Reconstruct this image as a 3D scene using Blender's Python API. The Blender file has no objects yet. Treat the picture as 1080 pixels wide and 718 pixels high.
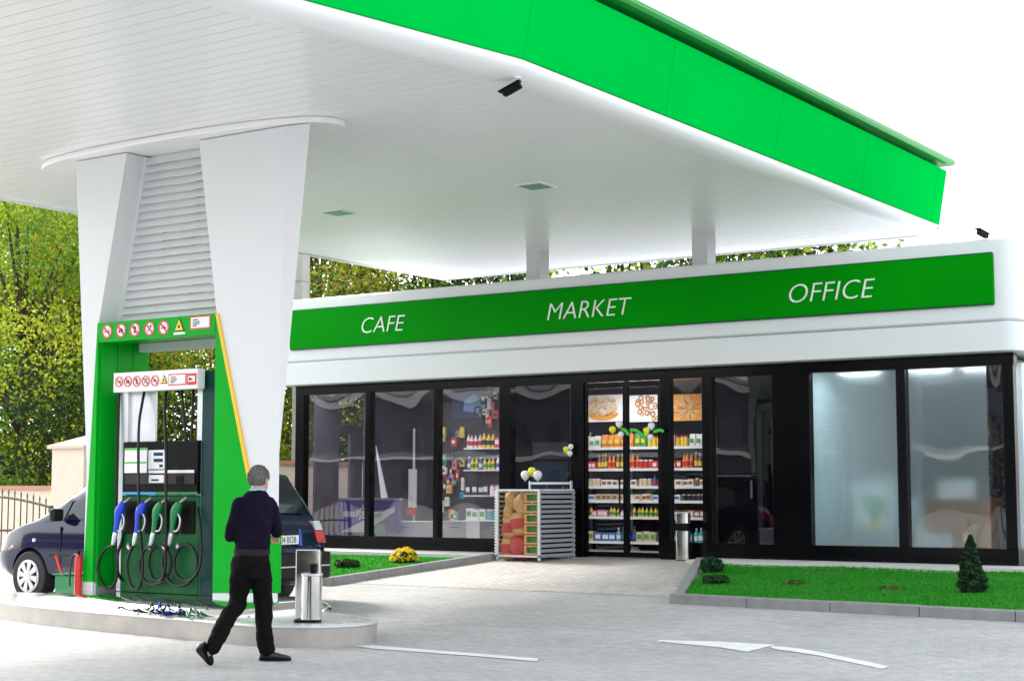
import bpy, bmesh, math, random
import numpy as np
from mathutils import Vector, Matrix, Euler
random.seed(7); RNG = np.random.default_rng(7)
scene = bpy.context.scene
COL = scene.collection
R = math.radians
PI = math.pi

# ------------------------------------------------------------------ survey helpers
# the photograph was measured: a pixel of it is turned into a point on a real plane
FP, CX, CY = 1690.0, 540.0, 359.0
PITCH, YAW, HC = math.atan(158 / 1690.0), R(34.2), 1.53
FWD = Vector((-math.sin(YAW) * math.cos(PITCH), math.cos(YAW) * math.cos(PITCH), math.sin(PITCH)))
RGT = Vector((math.cos(YAW), math.sin(YAW), 0)); UPV = RGT.cross(FWD)
CAM = Vector((0, 0, HC))
def ray(px, py): return FWD * FP + RGT * (px - CX) - UPV * (py - CY)
def at(px, py, Y): d = ray(px, py); return CAM + d * (Y / d.y)
def atx(px, py, X): d = ray(px, py); return CAM + d * (X / d.x)
def gz(px, py, z): d = ray(px, py); return CAM + d * ((z - HC) / d.z)
def zg(Y): return min(max((Y - 13) * 0.44 / 9, 0), 0.44)
def gs(px, py, dz=0.0):
    z = 0.0
    for i in range(80):
        p = gz(px, py, z + dz); z = .5 * z + .5 * zg(p.y)
    return p

# ------------------------------------------------------------------ materials
def mat(name, col, rough=.5, metal=0., var=.0, scale=8., bump=0., bscale=40., spec=.5, coat=0., emit=None, es=0., trans=0., alpha=1.):
    m = bpy.data.materials.new(name); m.use_nodes = True
    nt = m.node_tree; b = nt.nodes['Principled BSDF']
    b.inputs['Roughness'].default_value = rough; b.inputs['Metallic'].default_value = metal
    b.inputs['Specular IOR Level'].default_value = spec
    b.inputs['Coat Weight'].default_value = coat
    b.inputs['Transmission Weight'].default_value = trans
    c = (*col, 1)
    b.inputs['Base Color'].default_value = c
    if emit: b.inputs['Emission Color'].default_value = (*emit, 1); b.inputs['Emission Strength'].default_value = es
    if var or bump:
        tc = nt.nodes.new('ShaderNodeTexCoord')
    if var:
        n = nt.nodes.new('ShaderNodeTexNoise'); n.inputs['Scale'].default_value = scale; n.inputs['Detail'].default_value = 5
        nt.links.new(tc.outputs['Object'], n.inputs['Vector'])
        r = nt.nodes.new('ShaderNodeMapRange'); r.inputs[1].default_value = .25; r.inputs[2].default_value = .75
        r.inputs[3].default_value = 1 - var; r.inputs[4].default_value = 1 + var
        nt.links.new(n.outputs['Fac'], r.inputs[0])
        mx = nt.nodes.new('ShaderNodeVectorMath'); mx.operation = 'SCALE'; mx.inputs[0].default_value = col
        nt.links.new(r.outputs[0], mx.inputs['Scale']); nt.links.new(mx.outputs[0], b.inputs['Base Color'])
        rr = nt.nodes.new('ShaderNodeMapRange'); rr.inputs[3].default_value = max(0, rough - .08); rr.inputs[4].default_value = min(1, rough + .08)
        nt.links.new(n.outputs['Fac'], rr.inputs[0]); nt.links.new(rr.outputs[0], b.inputs['Roughness'])
    if bump:
        n2 = nt.nodes.new('ShaderNodeTexNoise'); n2.inputs['Scale'].default_value = bscale; n2.inputs['Detail'].default_value = 4
        nt.links.new(tc.outputs['Object'], n2.inputs['Vector'])
        bp = nt.nodes.new('ShaderNodeBump'); bp.inputs['Strength'].default_value = bump; bp.inputs['Distance'].default_value = .02
        nt.links.new(n2.outputs['Fac'], bp.inputs['Height']); nt.links.new(bp.outputs[0], b.inputs['Normal'])
    return m

def glass_mat(name, tint, boost=1.0, wav=.0):
    m = bpy.data.materials.new(name); m.use_nodes = True; nt = m.node_tree
    nt.nodes.remove(nt.nodes['Principled BSDF']); out = nt.nodes['Material Output']
    t = nt.nodes.new('ShaderNodeBsdfTransparent'); t.inputs[0].default_value = (*tint, 1)
    g = nt.nodes.new('ShaderNodeBsdfGlossy'); g.inputs['Roughness'].default_value = .01
    f = nt.nodes.new('ShaderNodeFresnel'); f.inputs[0].default_value = 1.5
    mu = nt.nodes.new('ShaderNodeMath'); mu.operation = 'MULTIPLY'; mu.inputs[1].default_value = boost; mu.use_clamp = True
    nt.links.new(f.outputs[0], mu.inputs[0])
    mx = nt.nodes.new('ShaderNodeMixShader'); nt.links.new(mu.outputs[0], mx.inputs[0])
    nt.links.new(t.outputs[0], mx.inputs[1]); nt.links.new(g.outputs[0], mx.inputs[2]); nt.links.new(mx.outputs[0], out.inputs[0])
    if wav:
        tc = nt.nodes.new('ShaderNodeTexCoord'); n = nt.nodes.new('ShaderNodeTexNoise'); n.inputs['Scale'].default_value = .9; n.inputs['Detail'].default_value = 1
        nt.links.new(tc.outputs['Object'], n.inputs['Vector'])
        bp = nt.nodes.new('ShaderNodeBump'); bp.inputs['Strength'].default_value = wav; bp.inputs['Distance'].default_value = .1
        nt.links.new(n.outputs[0], bp.inputs['Height']); nt.links.new(bp.outputs[0], g.inputs['Normal'])
    return m

def leaf_mat(name, col, var=.35):
    m = bpy.data.materials.new(name); m.use_nodes = True; nt = m.node_tree
    b = nt.nodes['Principled BSDF']; out = nt.nodes['Material Output']
    b.inputs['Roughness'].default_value = .5
    geo = nt.nodes.new('ShaderNodeNewGeometry')
    r = nt.nodes.new('ShaderNodeMapRange'); r.inputs[3].default_value = 1 - var; r.inputs[4].default_value = 1 + var
    nt.links.new(geo.outputs['Random Per Island'], r.inputs[0])
    mx = nt.nodes.new('ShaderNodeVectorMath'); mx.operation = 'SCALE'; mx.inputs[0].default_value = col
    nt.links.new(r.outputs[0], mx.inputs['Scale']); nt.links.new(mx.outputs[0], b.inputs['Base Color'])
    tr = nt.nodes.new('ShaderNodeBsdfTranslucent'); nt.links.new(mx.outputs[0], tr.inputs[0])
    ms = nt.nodes.new('ShaderNodeMixShader'); ms.inputs[0].default_value = .45
    nt.links.new(b.outputs[0], ms.inputs[1]); nt.links.new(tr.outputs[0], ms.inputs[2]); nt.links.new(ms.outputs[0], out.inputs[0])
    return m

M = {}
M['white'] = mat('white_cladding', (.70, .715, .735), .30, spec=.5)
M['soffit'] = mat('soffit_white', (.84, .85, .85), .26, spec=.6)
M['trim'] = mat('trim_white', (.85, .86, .87), .25)
M['parapet'] = mat('parapet_white', (.72, .735, .76), .35, var=.015, scale=.8)
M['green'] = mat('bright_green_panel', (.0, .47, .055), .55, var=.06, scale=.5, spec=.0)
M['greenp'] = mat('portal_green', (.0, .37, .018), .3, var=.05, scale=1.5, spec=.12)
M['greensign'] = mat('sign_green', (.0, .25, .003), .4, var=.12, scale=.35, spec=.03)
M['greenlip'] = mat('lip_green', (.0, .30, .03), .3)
M['dkgreen'] = mat('dispenser_green', (.005, .10, .026), .35, spec=.2, var=.12, scale=6)
M['teal'] = mat('dark_teal', (.006, .045, .040), .4, spec=.2)
M['gold'] = mat('gold_stripe', (.85, .52, .02), .35)
M['black'] = mat('black_panel', (.003, .003, .0035), .14, spec=.16)
M['blackm'] = mat('black_matte', (.003, .003, .0035), .5, spec=.12)
M['rubber'] = mat('black_rubber', (.005, .005, .005), .40, var=.2, scale=20, spec=.35)
M['steel'] = mat('polished_steel', (.72, .71, .69), .12, 1., var=.05, scale=5, bump=.03, bscale=9)
M['steelb'] = mat('brushed_steel', (.40, .375, .35), .38, .45, var=.14, scale=4, bump=.03, bscale=60)
M['alu'] = mat('pale_aluminium', (.66, .68, .70), .35, .6, var=.04, scale=6)
M['greymetal'] = mat('grey_painted_metal', (.36, .39, .43), .4, .3, var=.06)
M['isl'] = mat('island_top', (.66, .66, .66), .25, .6, var=.06, scale=3)
M['red'] = mat('red_paint', (.62, .015, .012), .3)
M['blue'] = mat('blue_plastic', (.012, .06, .62), .3)
M['green2'] = mat('green_plastic', (.008, .20, .06), .3)
M['whitep'] = mat('white_plastic', (.82, .82, .82), .35)
M['lcd'] = mat('lcd_screen', (.03, .05, .09), .15)
M['cyan'] = mat('cyan_strip', (.02, .32, .62), .3)
M['glyph'] = mat('black_print', (.02, .02, .02), .5)
M['signred'] = mat('red_print', (.70, .02, .03), .45)
M['yellow'] = mat('yellow_print', (.85, .62, .02), .4)
M['glass'] = glass_mat('clear_shop_glass', (.80, .79, .84), 2.6, .05)
M['darkglass'] = glass_mat('tinted_shop_glass', (.36, .35, .39), 1.6, .08)
M['officeglass'] = glass_mat('office_glass', (.93, .95, .96), 1.7, .05)
M['doorglass'] = glass_mat('door_glass', (.92, .92, .93), 1.0, .0)
M['glass2'] = glass_mat('clear_inner_glass', (.97, .97, .98), 2.2, .0)
M['darkglass2'] = glass_mat('tinted_inner_glass', (.9, .9, .92), .5, .0)
M['cream'] = mat('cream_render', (.78, .66, .54), .8, var=.06, scale=3, bump=.15)
M['coping'] = mat('terracotta_coping', (.52, .26, .18), .7, var=.1)
M['iron'] = mat('wrought_iron', (.10, .06, .04), .5, .3)
M['concrete'] = mat('kerb_concrete', (.25, .245, .245), .85, var=.14, scale=7, bump=.25, bscale=80)
M['walk'] = mat('walkway_concrete', (.58, .57, .55), .8, var=.06, scale=4, bump=.1)
M['polec'] = mat('pole_concrete', (.46, .43, .40), .85, var=.1, bump=.2)
M['bark'] = mat('bark', (.07, .055, .042), .9, var=.3, scale=14, bump=.5)
M['soil'] = mat('soil', (.10, .065, .04), .95, var=.3, scale=20, bump=.6)
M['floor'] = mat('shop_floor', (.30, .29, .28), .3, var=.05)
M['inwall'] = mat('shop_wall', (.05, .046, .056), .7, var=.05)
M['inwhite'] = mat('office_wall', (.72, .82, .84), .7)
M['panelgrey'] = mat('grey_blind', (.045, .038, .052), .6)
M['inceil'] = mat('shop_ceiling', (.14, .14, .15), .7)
M['lamp'] = mat('lamp_panel', (.9, .9, .9), .5, emit=(1, .98, .94), es=7)
M['officefill'] = mat('office_fill_panel', (.9, .9, .9), .5, emit=(.93, 1, 1), es=6)  # glow of the added office panels
M['shelfw'] = mat('shelf_white', (.70, .71, .72), .4)
M['purple'] = mat('purple_print', (.06, .03, .30), .4)
M['brown'] = mat('desk_brown', (.42, .14, .02), .5, var=.1)
M['orange'] = mat('orange_print', (.85, .34, .04), .5, var=.12, scale=30)
M['creamnut'] = mat('nut_print', (.75, .55, .30), .5, var=.2, scale=30)
M['brownp'] = mat('brown_print', (.35, .15, .06), .5)
M['balw'] = mat('white_balloon', (.80, .82, .80), .25, spec=.6)
M['baly'] = mat('yellow_balloon', (.80, .75, .02), .25, spec=.6)
M['balg'] = mat('green_balloon', (.06, .50, .05), .25, spec=.6)
M['skin'] = mat('skin', (.50, .27, .19), .5, var=.08, scale=30)
M['hair'] = mat('grey_hair', (.27, .25, .24), .8, var=.6, scale=70, bump=.8, bscale=160, spec=.2)
M['sweater'] = mat('navy_sweater', (.006, .0035, .0135), .9, var=.35, scale=9, bump=.35, bscale=120, spec=.12)
M['sweaterrib'] = mat('sweater_rib', (.008, .004, .010), .9, bump=.4, bscale=150)
M['shirt'] = mat('pale_blue_shirt', (.26, .42, .60), .8)
M['trouser'] = mat('dark_trousers', (.0045, .0036, .0034), .85, var=.25, scale=12, bump=.3, bscale=140, spec=.1)
M['shoe'] = mat('black_leather', (.010, .009, .009), .35)
M['carpaint'] = mat('navy_car_paint', (.003, .004, .034), .10, .0, spec=.25, coat=.45)
M['carblack'] = mat('black_car_trim', (.005, .005, .006), .45, spec=.3)
M['carglass'] = mat('car_glass', (.010, .018, .019), .03, spec=.5)
M['tyre'] = mat('tyre', (.018, .018, .018), .75)
M['rim'] = mat('alloy', (.70, .70, .71), .3, .7)
M['tail'] = mat('tail_light_red', (.55, .01, .012), .12, coat=1)
M['lens'] = mat('clear_lens', (.70, .70, .70), .1, coat=1)
M['plate'] = mat('number_plate_white', (.80, .80, .80), .4)
M['euro'] = mat('plate_blue', (.02, .10, .55), .4)
M['paint'] = mat('road_paint', (.78, .78, .77), .65, var=.14, scale=8)
M['lf_d'] = leaf_mat('leaf_dark', (.030, .075, .014))
M['lf_m'] = leaf_mat('leaf_mid', (.16, .30, .024))
M['lf_y'] = leaf_mat('leaf_yellow_green', (.48, .54, .03))
M['lf_g'] = leaf_mat('leaf_gold', (.46, .38, .03))
M['lf_o'] = leaf_mat('leaf_rust', (.22, .11, .025))
M['lf_c'] = leaf_mat('conifer', (.022, .060, .020))
M['lf_b'] = leaf_mat('bush_green', (.018, .085, .030))
M['grass'] = leaf_mat('grass_blades', (.020, .30, .004), .3)
M['grassb'] = mat('grass_base', (.018, .19, .005), .9, var=.4, scale=9, bump=.5)
M['flower'] = leaf_mat('flower_yellow', (.85, .62, .01), .15)
M['lampglass'] = mat('canopy_lamp_glass', (.22, .36, .30), .15)

# paving: block pavers with joints
def paving(name, c1, c2, joint, s, rot, warm=0):
    m = bpy.data.materials.new(name); m.use_nodes = True; nt = m.node_tree; b = nt.nodes['Principled BSDF']
    tc = nt.nodes.new('ShaderNodeTexCoord'); mp = nt.nodes.new('ShaderNodeMapping'); mp.inputs['Rotation'].default_value = (0, 0, rot)
    nt.links.new(tc.outputs['Object'], mp.inputs[0])
    br = nt.nodes.new('ShaderNodeTexBrick'); br.inputs['Scale'].default_value = s
    br.inputs['Color1'].default_value = (*c1, 1); br.inputs['Color2'].default_value = (*c2, 1); br.inputs['Mortar'].default_value = (*joint, 1)
    br.inputs['Mortar Size'].default_value = .012; br.inputs['Bias'].default_value = 0; br.inputs['Brick Width'].default_value = .5; br.inputs['Row Height'].default_value = .25
    nt.links.new(mp.outputs[0], br.inputs['Vector'])
    n = nt.nodes.new('ShaderNodeTexNoise'); n.inputs['Scale'].default_value = .55; n.inputs['Detail'].default_value = 7; n.inputs['Roughness'].default_value = .65
    nt.links.new(tc.outputs['Object'], n.inputs['Vector'])
    r = nt.nodes.new('ShaderNodeMapRange'); r.inputs[1].default_value = .3; r.inputs[2].default_value = .7; r.inputs[3].default_value = .84; r.inputs[4].default_value = 1.12
    nt.links.new(n.outputs['Fac'], r.inputs[0])
    n3 = nt.nodes.new('ShaderNodeTexNoise'); n3.inputs['Scale'].default_value = 9; n3.inputs['Detail'].default_value = 6
    nt.links.new(tc.outputs['Object'], n3.inputs['Vector'])
    r3 = nt.nodes.new('ShaderNodeMapRange'); r3.inputs[1].default_value = .3; r3.inputs[2].default_value = .7; r3.inputs[3].default_value = .86; r3.inputs[4].default_value = 1.1
    nt.links.new(n3.outputs['Fac'], r3.inputs[0])
    mm = nt.nodes.new('ShaderNodeMath'); mm.operation = 'MULTIPLY'; nt.links.new(r.outputs[0], mm.inputs[0]); nt.links.new(r3.outputs[0], mm.inputs[1])
    # oil drips and tyre scuffs with shapes of their own
    n4 = nt.nodes.new('ShaderNodeTexNoise'); n4.inputs['Scale'].default_value = 1.7; n4.inputs['Detail'].default_value = 2
    mp4 = nt.nodes.new('ShaderNodeMapping'); mp4.inputs['Scale'].default_value = (.5, 1.6, 1); mp4.inputs['Location'].default_value = (3, 7, 0)
    nt.links.new(tc.outputs['Object'], mp4.inputs[0]); nt.links.new(mp4.outputs[0], n4.inputs['Vector'])
    r4 = nt.nodes.new('ShaderNodeMapRange'); r4.inputs[1].default_value = .64; r4.inputs[2].default_value = .76; r4.inputs[3].default_value = 1; r4.inputs[4].default_value = .80
    nt.links.new(n4.outputs['Fac'], r4.inputs[0])
    mm2 = nt.nodes.new('ShaderNodeMath'); mm2.operation = 'MULTIPLY'; nt.links.new(mm.outputs[0], mm2.inputs[0]); nt.links.new(r4.outputs[0], mm2.inputs[1])
    sc = nt.nodes.new('ShaderNodeVectorMath'); sc.operation = 'SCALE'; nt.links.new(br.outputs['Color'], sc.inputs[0]); nt.links.new(mm2.outputs[0], sc.inputs['Scale'])
    nt.links.new(sc.outputs[0], b.inputs['Base Color']); b.inputs['Roughness'].default_value = .7
    bp = nt.nodes.new('ShaderNodeBump'); bp.inputs['Strength'].default_value = .35; bp.inputs['Distance'].default_value = .01; bp.invert = True
    nt.links.new(br.outputs['Fac'], bp.inputs['Height']); nt.links.new(bp.outputs[0], b.inputs['Normal'])
    return m
M['pave'] = paving('forecourt_pavers', (.425, .417, .405), (.475, .466, .455), (.31, .305, .295), 3.0, 0)
M['apron'] = paving('apron_pavers', (.46, .432, .40), (.545, .515, .48), (.31, .295, .275), 2.4, R(45))

def frosted(name):
    m = bpy.data.materials.new(name); m.use_nodes = True; nt = m.node_tree; b = nt.nodes['Principled BSDF']
    b.inputs['Base Color'].default_value = (.84, .95, .98, 1); b.inputs['Roughness'].default_value = .5
    b.inputs['Transmission Weight'].default_value = .93; b.inputs['IOR'].default_value = 1.25
    return m
M['frost'] = frosted('frosted_film')

# ------------------------------------------------------------------ object helpers
def tag(o, label=None, cat=None, group=None, kind=None):
    if label: o['label'] = label
    if cat: o['category'] = cat
    if group: o['group'] = group
    if kind: o['kind'] = kind
    return o
def thing(name, loc, label, cat, group=None, rz=0.):
    o = bpy.data.objects.new(name, None); COL.objects.link(o); o.empty_display_size = .2
    o.location = loc; o.rotation_euler = (0, 0, rz); return tag(o, label, cat, group)
def origin_of(p):
    v = Vector((0, 0, 0))
    while p is not None: v += p.location; p = p.parent
    return v
def link_mesh(name, me, mats, parent=None, smooth=False, local=False, bevel=0.):
    if not isinstance(mats, (list, tuple)): mats = [mats]
    for m in mats: me.materials.append(m)
    if parent is not None and not local: me.transform(Matrix.Translation(-origin_of(parent)))
    o = bpy.data.objects.new(name, me); COL.objects.link(o)
    if parent is not None: o.parent = parent
    if smooth:
        me.polygons.foreach_set('use_smooth', [True] * len(me.polygons))
        if smooth != True: me.set_sharp_from_angle(angle=R(smooth))
    if bevel:
        b = o.modifiers.new('bevel', 'BEVEL'); b.width = bevel; b.segments = 2; b.limit_method = 'ANGLE'
    me.update(); return o
class MB:
    def __init__(s): s.v = []; s.f = []; s.m = []; s.mi = 0
    def add(s, vs, fs):
        n = len(s.v); s.v += [tuple(v) for v in vs]
        for f in fs: s.f.append([i + n for i in f]); s.m.append(s.mi)
    def box(s, x0, x1, y0, y1, z0, z1):
        s.add([(x, y, z) for z in (z0, z1) for y in (y0, y1) for x in (x0, x1)],
              [(0, 2, 3, 1), (4, 5, 7, 6), (0, 1, 5, 4), (1, 3, 7, 5), (3, 2, 6, 7), (2, 0, 4, 6)]); return s
    def bar(s, p, q, w, h, up=(0, 0, 1)):
        p, q = Vector(p), Vector(q); d = (q - p).normalized(); u = Vector(up)
        a = d.cross(u)
        if a.length < 1e-4: a = d.cross(Vector((1, 0, 0)))
        a.normalize(); b = a.cross(d).normalized(); a *= w / 2; b *= h / 2
        s.add([p - a - b, p + a - b, p + a + b, p - a + b, q - a - b, q + a - b, q + a + b, q - a + b],
              [(0, 3, 2, 1), (4, 5, 6, 7), (0, 1, 5, 4), (1, 2, 6, 5), (2, 3, 7, 6), (3, 0, 4, 7)]); return s
    def prism(s, pts, off):
        off = Vector(off); n = len(pts); a = [Vector(p) for p in pts]
        s.add(a + [p + off for p in a], [list(range(n))[::-1], list(range(n, 2 * n))] + [(i, (i + 1) % n, n + (i + 1) % n, n + i) for i in range(n)]); return s
    def cyl(s, p, q, r0, r1=None, n=16, cap=True):
        r1 = r0 if r1 is None else r1; p, q = Vector(p), Vector(q); d = (q - p).normalized()
        a = d.cross(Vector((0, 0, 1)))
        if a.length < 1e-3: a = Vector((1, 0, 0))
        a.normalize(); b = d.cross(a)
        vs = []
        for c, r in ((p, r0), (q, r1)):
            for i in range(n):
                t = 2 * PI * i / n; vs.append(c + a * (r * math.cos(t)) + b * (r * math.sin(t)))
        fs = [(i, (i + 1) % n, n + (i + 1) % n, n + i) for i in range(n)]
        if cap: fs += [list(range(n))[::-1], list(range(n, 2 * n))]
        s.add(vs, fs); return s
    def tube(s, pts, r, n=8):
        pts = [Vector(p) for p in pts]; rr = r if isinstance(r, (list, tuple)) else [r] * len(pts)
        vs = []; a = None
        for i, p in enumerate(pts):
            d = (pts[min(i + 1, len(pts) - 1)] - pts[max(i - 1, 0)]).normalized()
            if a is None:
                a = d.cross(Vector((0, 0, 1)))
                if a.length < 1e-2: a = d.cross(Vector((1, 0, 0)))
            a = (a - d * a.dot(d)).normalized(); b = d.cross(a)
            for k in range(n):
                t = 2 * PI * k / n; vs.append(p + (a * math.cos(t) + b * math.sin(t)) * rr[i])
        fs = []
        for i in range(len(pts) - 1):
            for k in range(n): fs.append((i * n + k, i * n + (k + 1) % n, (i + 1) * n + (k + 1) % n, (i + 1) * n + k))
        fs += [list(range(n))[::-1], list(range((len(pts) - 1) * n, len(pts) * n))]
        s.add(vs, fs); return s
    def lathe(s, c, prof, n=20, sx=1., sy=1.):
        c = Vector(c); vs = []
        for r, z in prof:
            for k in range(n):
                t = 2 * PI * k / n; vs.append(c + Vector((r * sx * math.cos(t), r * sy * math.sin(t), z)))
        fs = []
        for i in range(len(prof) - 1):
            for k in range(n): fs.append((i * n + k, i * n + (k + 1) % n, (i + 1) * n + (k + 1) % n, (i + 1) * n + k))
        fs += [list(range(n))[::-1], list(range((len(prof) - 1) * n, len(prof) * n))]
        s.add(vs, fs); return s
    def ell(s, c, rx, ry, rz, n=14, mtx=None, jag=0):
        vs = []; fs = []; h = n // 2
        for i in range(h + 1):
            p = PI * i / h
            for k in range(n):
                t = 2 * PI * k / n
                v = Vector((rx * math.sin(p) * math.cos(t), ry * math.sin(p) * math.sin(t), rz * math.cos(p)))
                if jag: v *= 1 + jag * math.sin(5 * t + 3 * p) * math.sin(4 * p)
                if mtx: v = mtx @ v
                vs.append(Vector(c) + v)
        for i in range(h):
            for k in range(n): fs.append((i * n + k, (i + 1) * n + k, (i + 1) * n + (k + 1) % n, i * n + (k + 1) % n))
        s.add(vs, fs); return s
    def disc(s, c, r, nrm=(0, -1, 0), t=.004, n=24, sx=1., r2=0.):
        # a thin coin (or ring when r2) facing -Y
        c = Vector(c)
        if not r2: return s.prism([c + Vector((r * sx * math.cos(2 * PI * k / n), 0, r * math.sin(2 * PI * k / n))) for k in range(n)], (0, -t, 0))
        vs = []
        for y in (0, -t):
            for q in (r, r2):
                vs += [c + Vector((q * sx * math.cos(2 * PI * k / n), y, q * math.sin(2 * PI * k / n))) for k in range(n)]
        fs = []
        for k in range(n):
            j = (k + 1) % n
            fs += [(2 * n + k, 2 * n + j, 3 * n + j, 3 * n + k), (k, n + k, n + j, j), (k, j, 2 * n + j, 2 * n + k), (n + k, 3 * n + k, 3 * n + j, n + j)]
        s.add(vs, fs); return s
    def build(s, name, mats, parent=None, smooth=False, local=False, bevel=0., fix=True):
        me = bpy.data.meshes.new(name); me.from_pydata(s.v, [], s.f); me.polygons.foreach_set('material_index', s.m)
        if fix:
            bm = bmesh.new(); bm.from_mesh(me); bmesh.ops.recalc_face_normals(bm, faces=bm.faces); bm.to_mesh(me); bm.free()
        return link_mesh(name, me, mats, parent, smooth, local, bevel)
def single(mb, name, mats, label, cat, group=None, **k):
    o = mb.build(name, mats, None, **k)
    # put the origin at the base centre
    vs = [v.co for v in o.data.vertices]; c = Vector(((min(v.x for v in vs) + max(v.x for v in vs)) / 2, (min(v.y for v in vs) + max(v.y for v in vs)) / 2, min(v.z for v in vs)))
    o.data.transform(Matrix.Translation(-c)); o.location = c
    return tag(o, label, cat, group)
def structure(mb, name, mats, **k): return tag(mb.build(name, mats, None, **k), kind='structure')
def text_mesh(txt, size, shear=0., depth=.012, width=None, align='LEFT'):
    cu = bpy.data.curves.new('lettering', 'FONT'); cu.body = txt; cu.size = size; cu.shear = shear; cu.extrude = depth / 2; cu.offset = -.006 if size > .3 else 0; cu.align_x = align; cu.resolution_u = 4
    o = bpy.data.objects.new('lettering_tmp', cu); COL.objects.link(o)
    dg = bpy.context.evaluated_depsgraph_get(); me = bpy.data.meshes.new_from_object(o.evaluated_get(dg))
    bpy.data.objects.remove(o); bpy.data.curves.remove(cu)
    if width:
        xs = [v.co.x for v in me.vertices]; k = width / (max(xs) - min(xs)); x0 = min(xs)
        for v in me.vertices: v.co.x = (v.co.x - x0) * k
    return me
def text_on_front(name, txt, pos, size, width, m, parent, shear=0., depth=.012):
    me = text_mesh(txt, size, shear, depth, width); me.transform(Matrix.Rotation(PI / 2, 4, 'X')); me.transform(Matrix.Translation(pos))
    return link_mesh(name, me, m, parent)
def spline(pts, n=6):
    pts = [Vector(p) for p in pts]; out = []
    for i in range(len(pts) - 1):
        p0, p1, p2, p3 = pts[max(i - 1, 0)], pts[i], pts[i + 1], pts[min(i + 2, len(pts) - 1)]
        for k in range(n):
            t = k / n; out.append(.5 * ((2 * p1) + (p2 - p0) * t + (2 * p0 - 5 * p1 + 4 * p2 - p3) * t * t + (3 * p1 - p0 - 3 * p2 + p3) * t ** 3))
    out.append(pts[-1]); return out
def remeshed(mb, name, m, parent, voxel=.012, smooth=6, local=True, disp=0., dscale=.08):
    o = mb.build(name, m, parent, smooth=True, local=local)
    r = o.modifiers.new('r', 'REMESH'); r.mode = 'VOXEL'; r.voxel_size = voxel
    if disp:
        tx = bpy.data.textures.new('folds', 'CLOUDS'); tx.noise_scale = dscale; tx.noise_depth = 2
        d = o.modifiers.new('d', 'DISPLACE'); d.texture = tx; d.strength = disp; d.mid_level = .5
    s = o.modifiers.new('s', 'SMOOTH'); s.iterations = smooth; s.factor = .5
    dg = bpy.context.evaluated_depsgraph_get(); me = bpy.data.meshes.new_from_object(o.evaluated_get(dg)); o.modifiers.clear()
    old = o.data; o.data = me; bpy.data.meshes.remove(old); me.name = name
    me.polygons.foreach_set('use_smooth', [True] * len(me.polygons)); return o
def copy_tree(o, parent=None):
    c = o.copy(); COL.objects.link(c)
    if parent is not None: c.parent = parent
    for ch in list(o.children): copy_tree(ch, c)
    return c

# ------------------------------------------------------------------ world, sun, camera
w = bpy.data.worlds.new('World'); scene.world = w; w.use_nodes = True; nt = w.node_tree
sky = nt.nodes.new('ShaderNodeTexSky'); sky.sky_type = 'NISHITA'; sky.sun_disc = False
SUN_AZ, SUN_EL = R(280), R(39)
sky.sun_elevation = SUN_EL; sky.sun_rotation = SUN_AZ; sky.air_density = 1.3; sky.dust_density = 1.6; sky.ozone_density = 1.0
hs = nt.nodes.new('ShaderNodeHueSaturation'); hs.inputs['Saturation'].default_value = .30
nt.links.new(sky.outputs[0], hs.inputs['Color']); nt.links.new(hs.outputs[0], nt.nodes['Background'].inputs[0])
nt.nodes['Background'].inputs[1].default_value = .15
sl = bpy.data.lights.new('sun', 'SUN'); sl.energy = 1.5; sl.angle = R(11); sl.color = (1, .955, .89)
so = bpy.data.objects.new('sun', sl); COL.objects.link(so)
sd = Vector((math.sin(SUN_AZ) * math.cos(SUN_EL), math.cos(SUN_AZ) * math.cos(SUN_EL), math.sin(SUN_EL)))
so.rotation_euler = sd.to_track_quat('Z', 'Y').to_euler(); so.location = (10, -10, 30)
cd = bpy.data.cameras.new('camera'); cam = bpy.data.objects.new('camera', cd); COL.objects.link(cam); scene.camera = cam
cam.location = CAM; cam.rotation_euler = (PI / 2 + PITCH, 0, YAW); cd.sensor_width = 36; cd.lens = 36 * FP / 1080; cd.clip_end = 3000; cd.clip_start = .05
scene.view_settings.view_transform = 'Standard'; scene.view_settings.look = 'None'; scene.view_settings.gamma = 1; scene.view_settings.exposure = 1.77
scene.render.film_transparent = False

# ------------------------------------------------------------------ ground
g = MB()
ys = [-300, 0, 6, 13, 22, 26, 60, 600]
for a, b in zip(ys[:-1], ys[1:]):
    g.add([(-500, a, zg(a)), (400, a, zg(a)), (400, b, zg(b)), (-500, b, zg(b))], [(0, 1, 2, 3)])
structure(g, 'ground', M['pave'])
# paler apron in front of the shop door, draped 4 mm above
ap = MB()
def drape(poly_fn, y0, y1, n, dz, mb):
    for i in range(n):
        a = y0 + (y1 - y0) * i / n; b = y0 + (y1 - y0) * (i + 1) / n
        (l0, r0), (l1, r1) = poly_fn(a), poly_fn(b)
        mb.add([(l0, a, zg(a) + dz), (r0, a, zg(a) + dz), (r1, b, zg(b) + dz), (l1, b, zg(b) + dz)], [(0, 1, 2, 3)])
drape(lambda y: (-15.6, -7.0), 17.6, 22.0, 2, .004, ap); drape(lambda y: (-15.6, -7.0), 22.0, 22.6, 1, .004, ap)
structure(ap, 'apron_paving', M['apron'])

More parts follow.
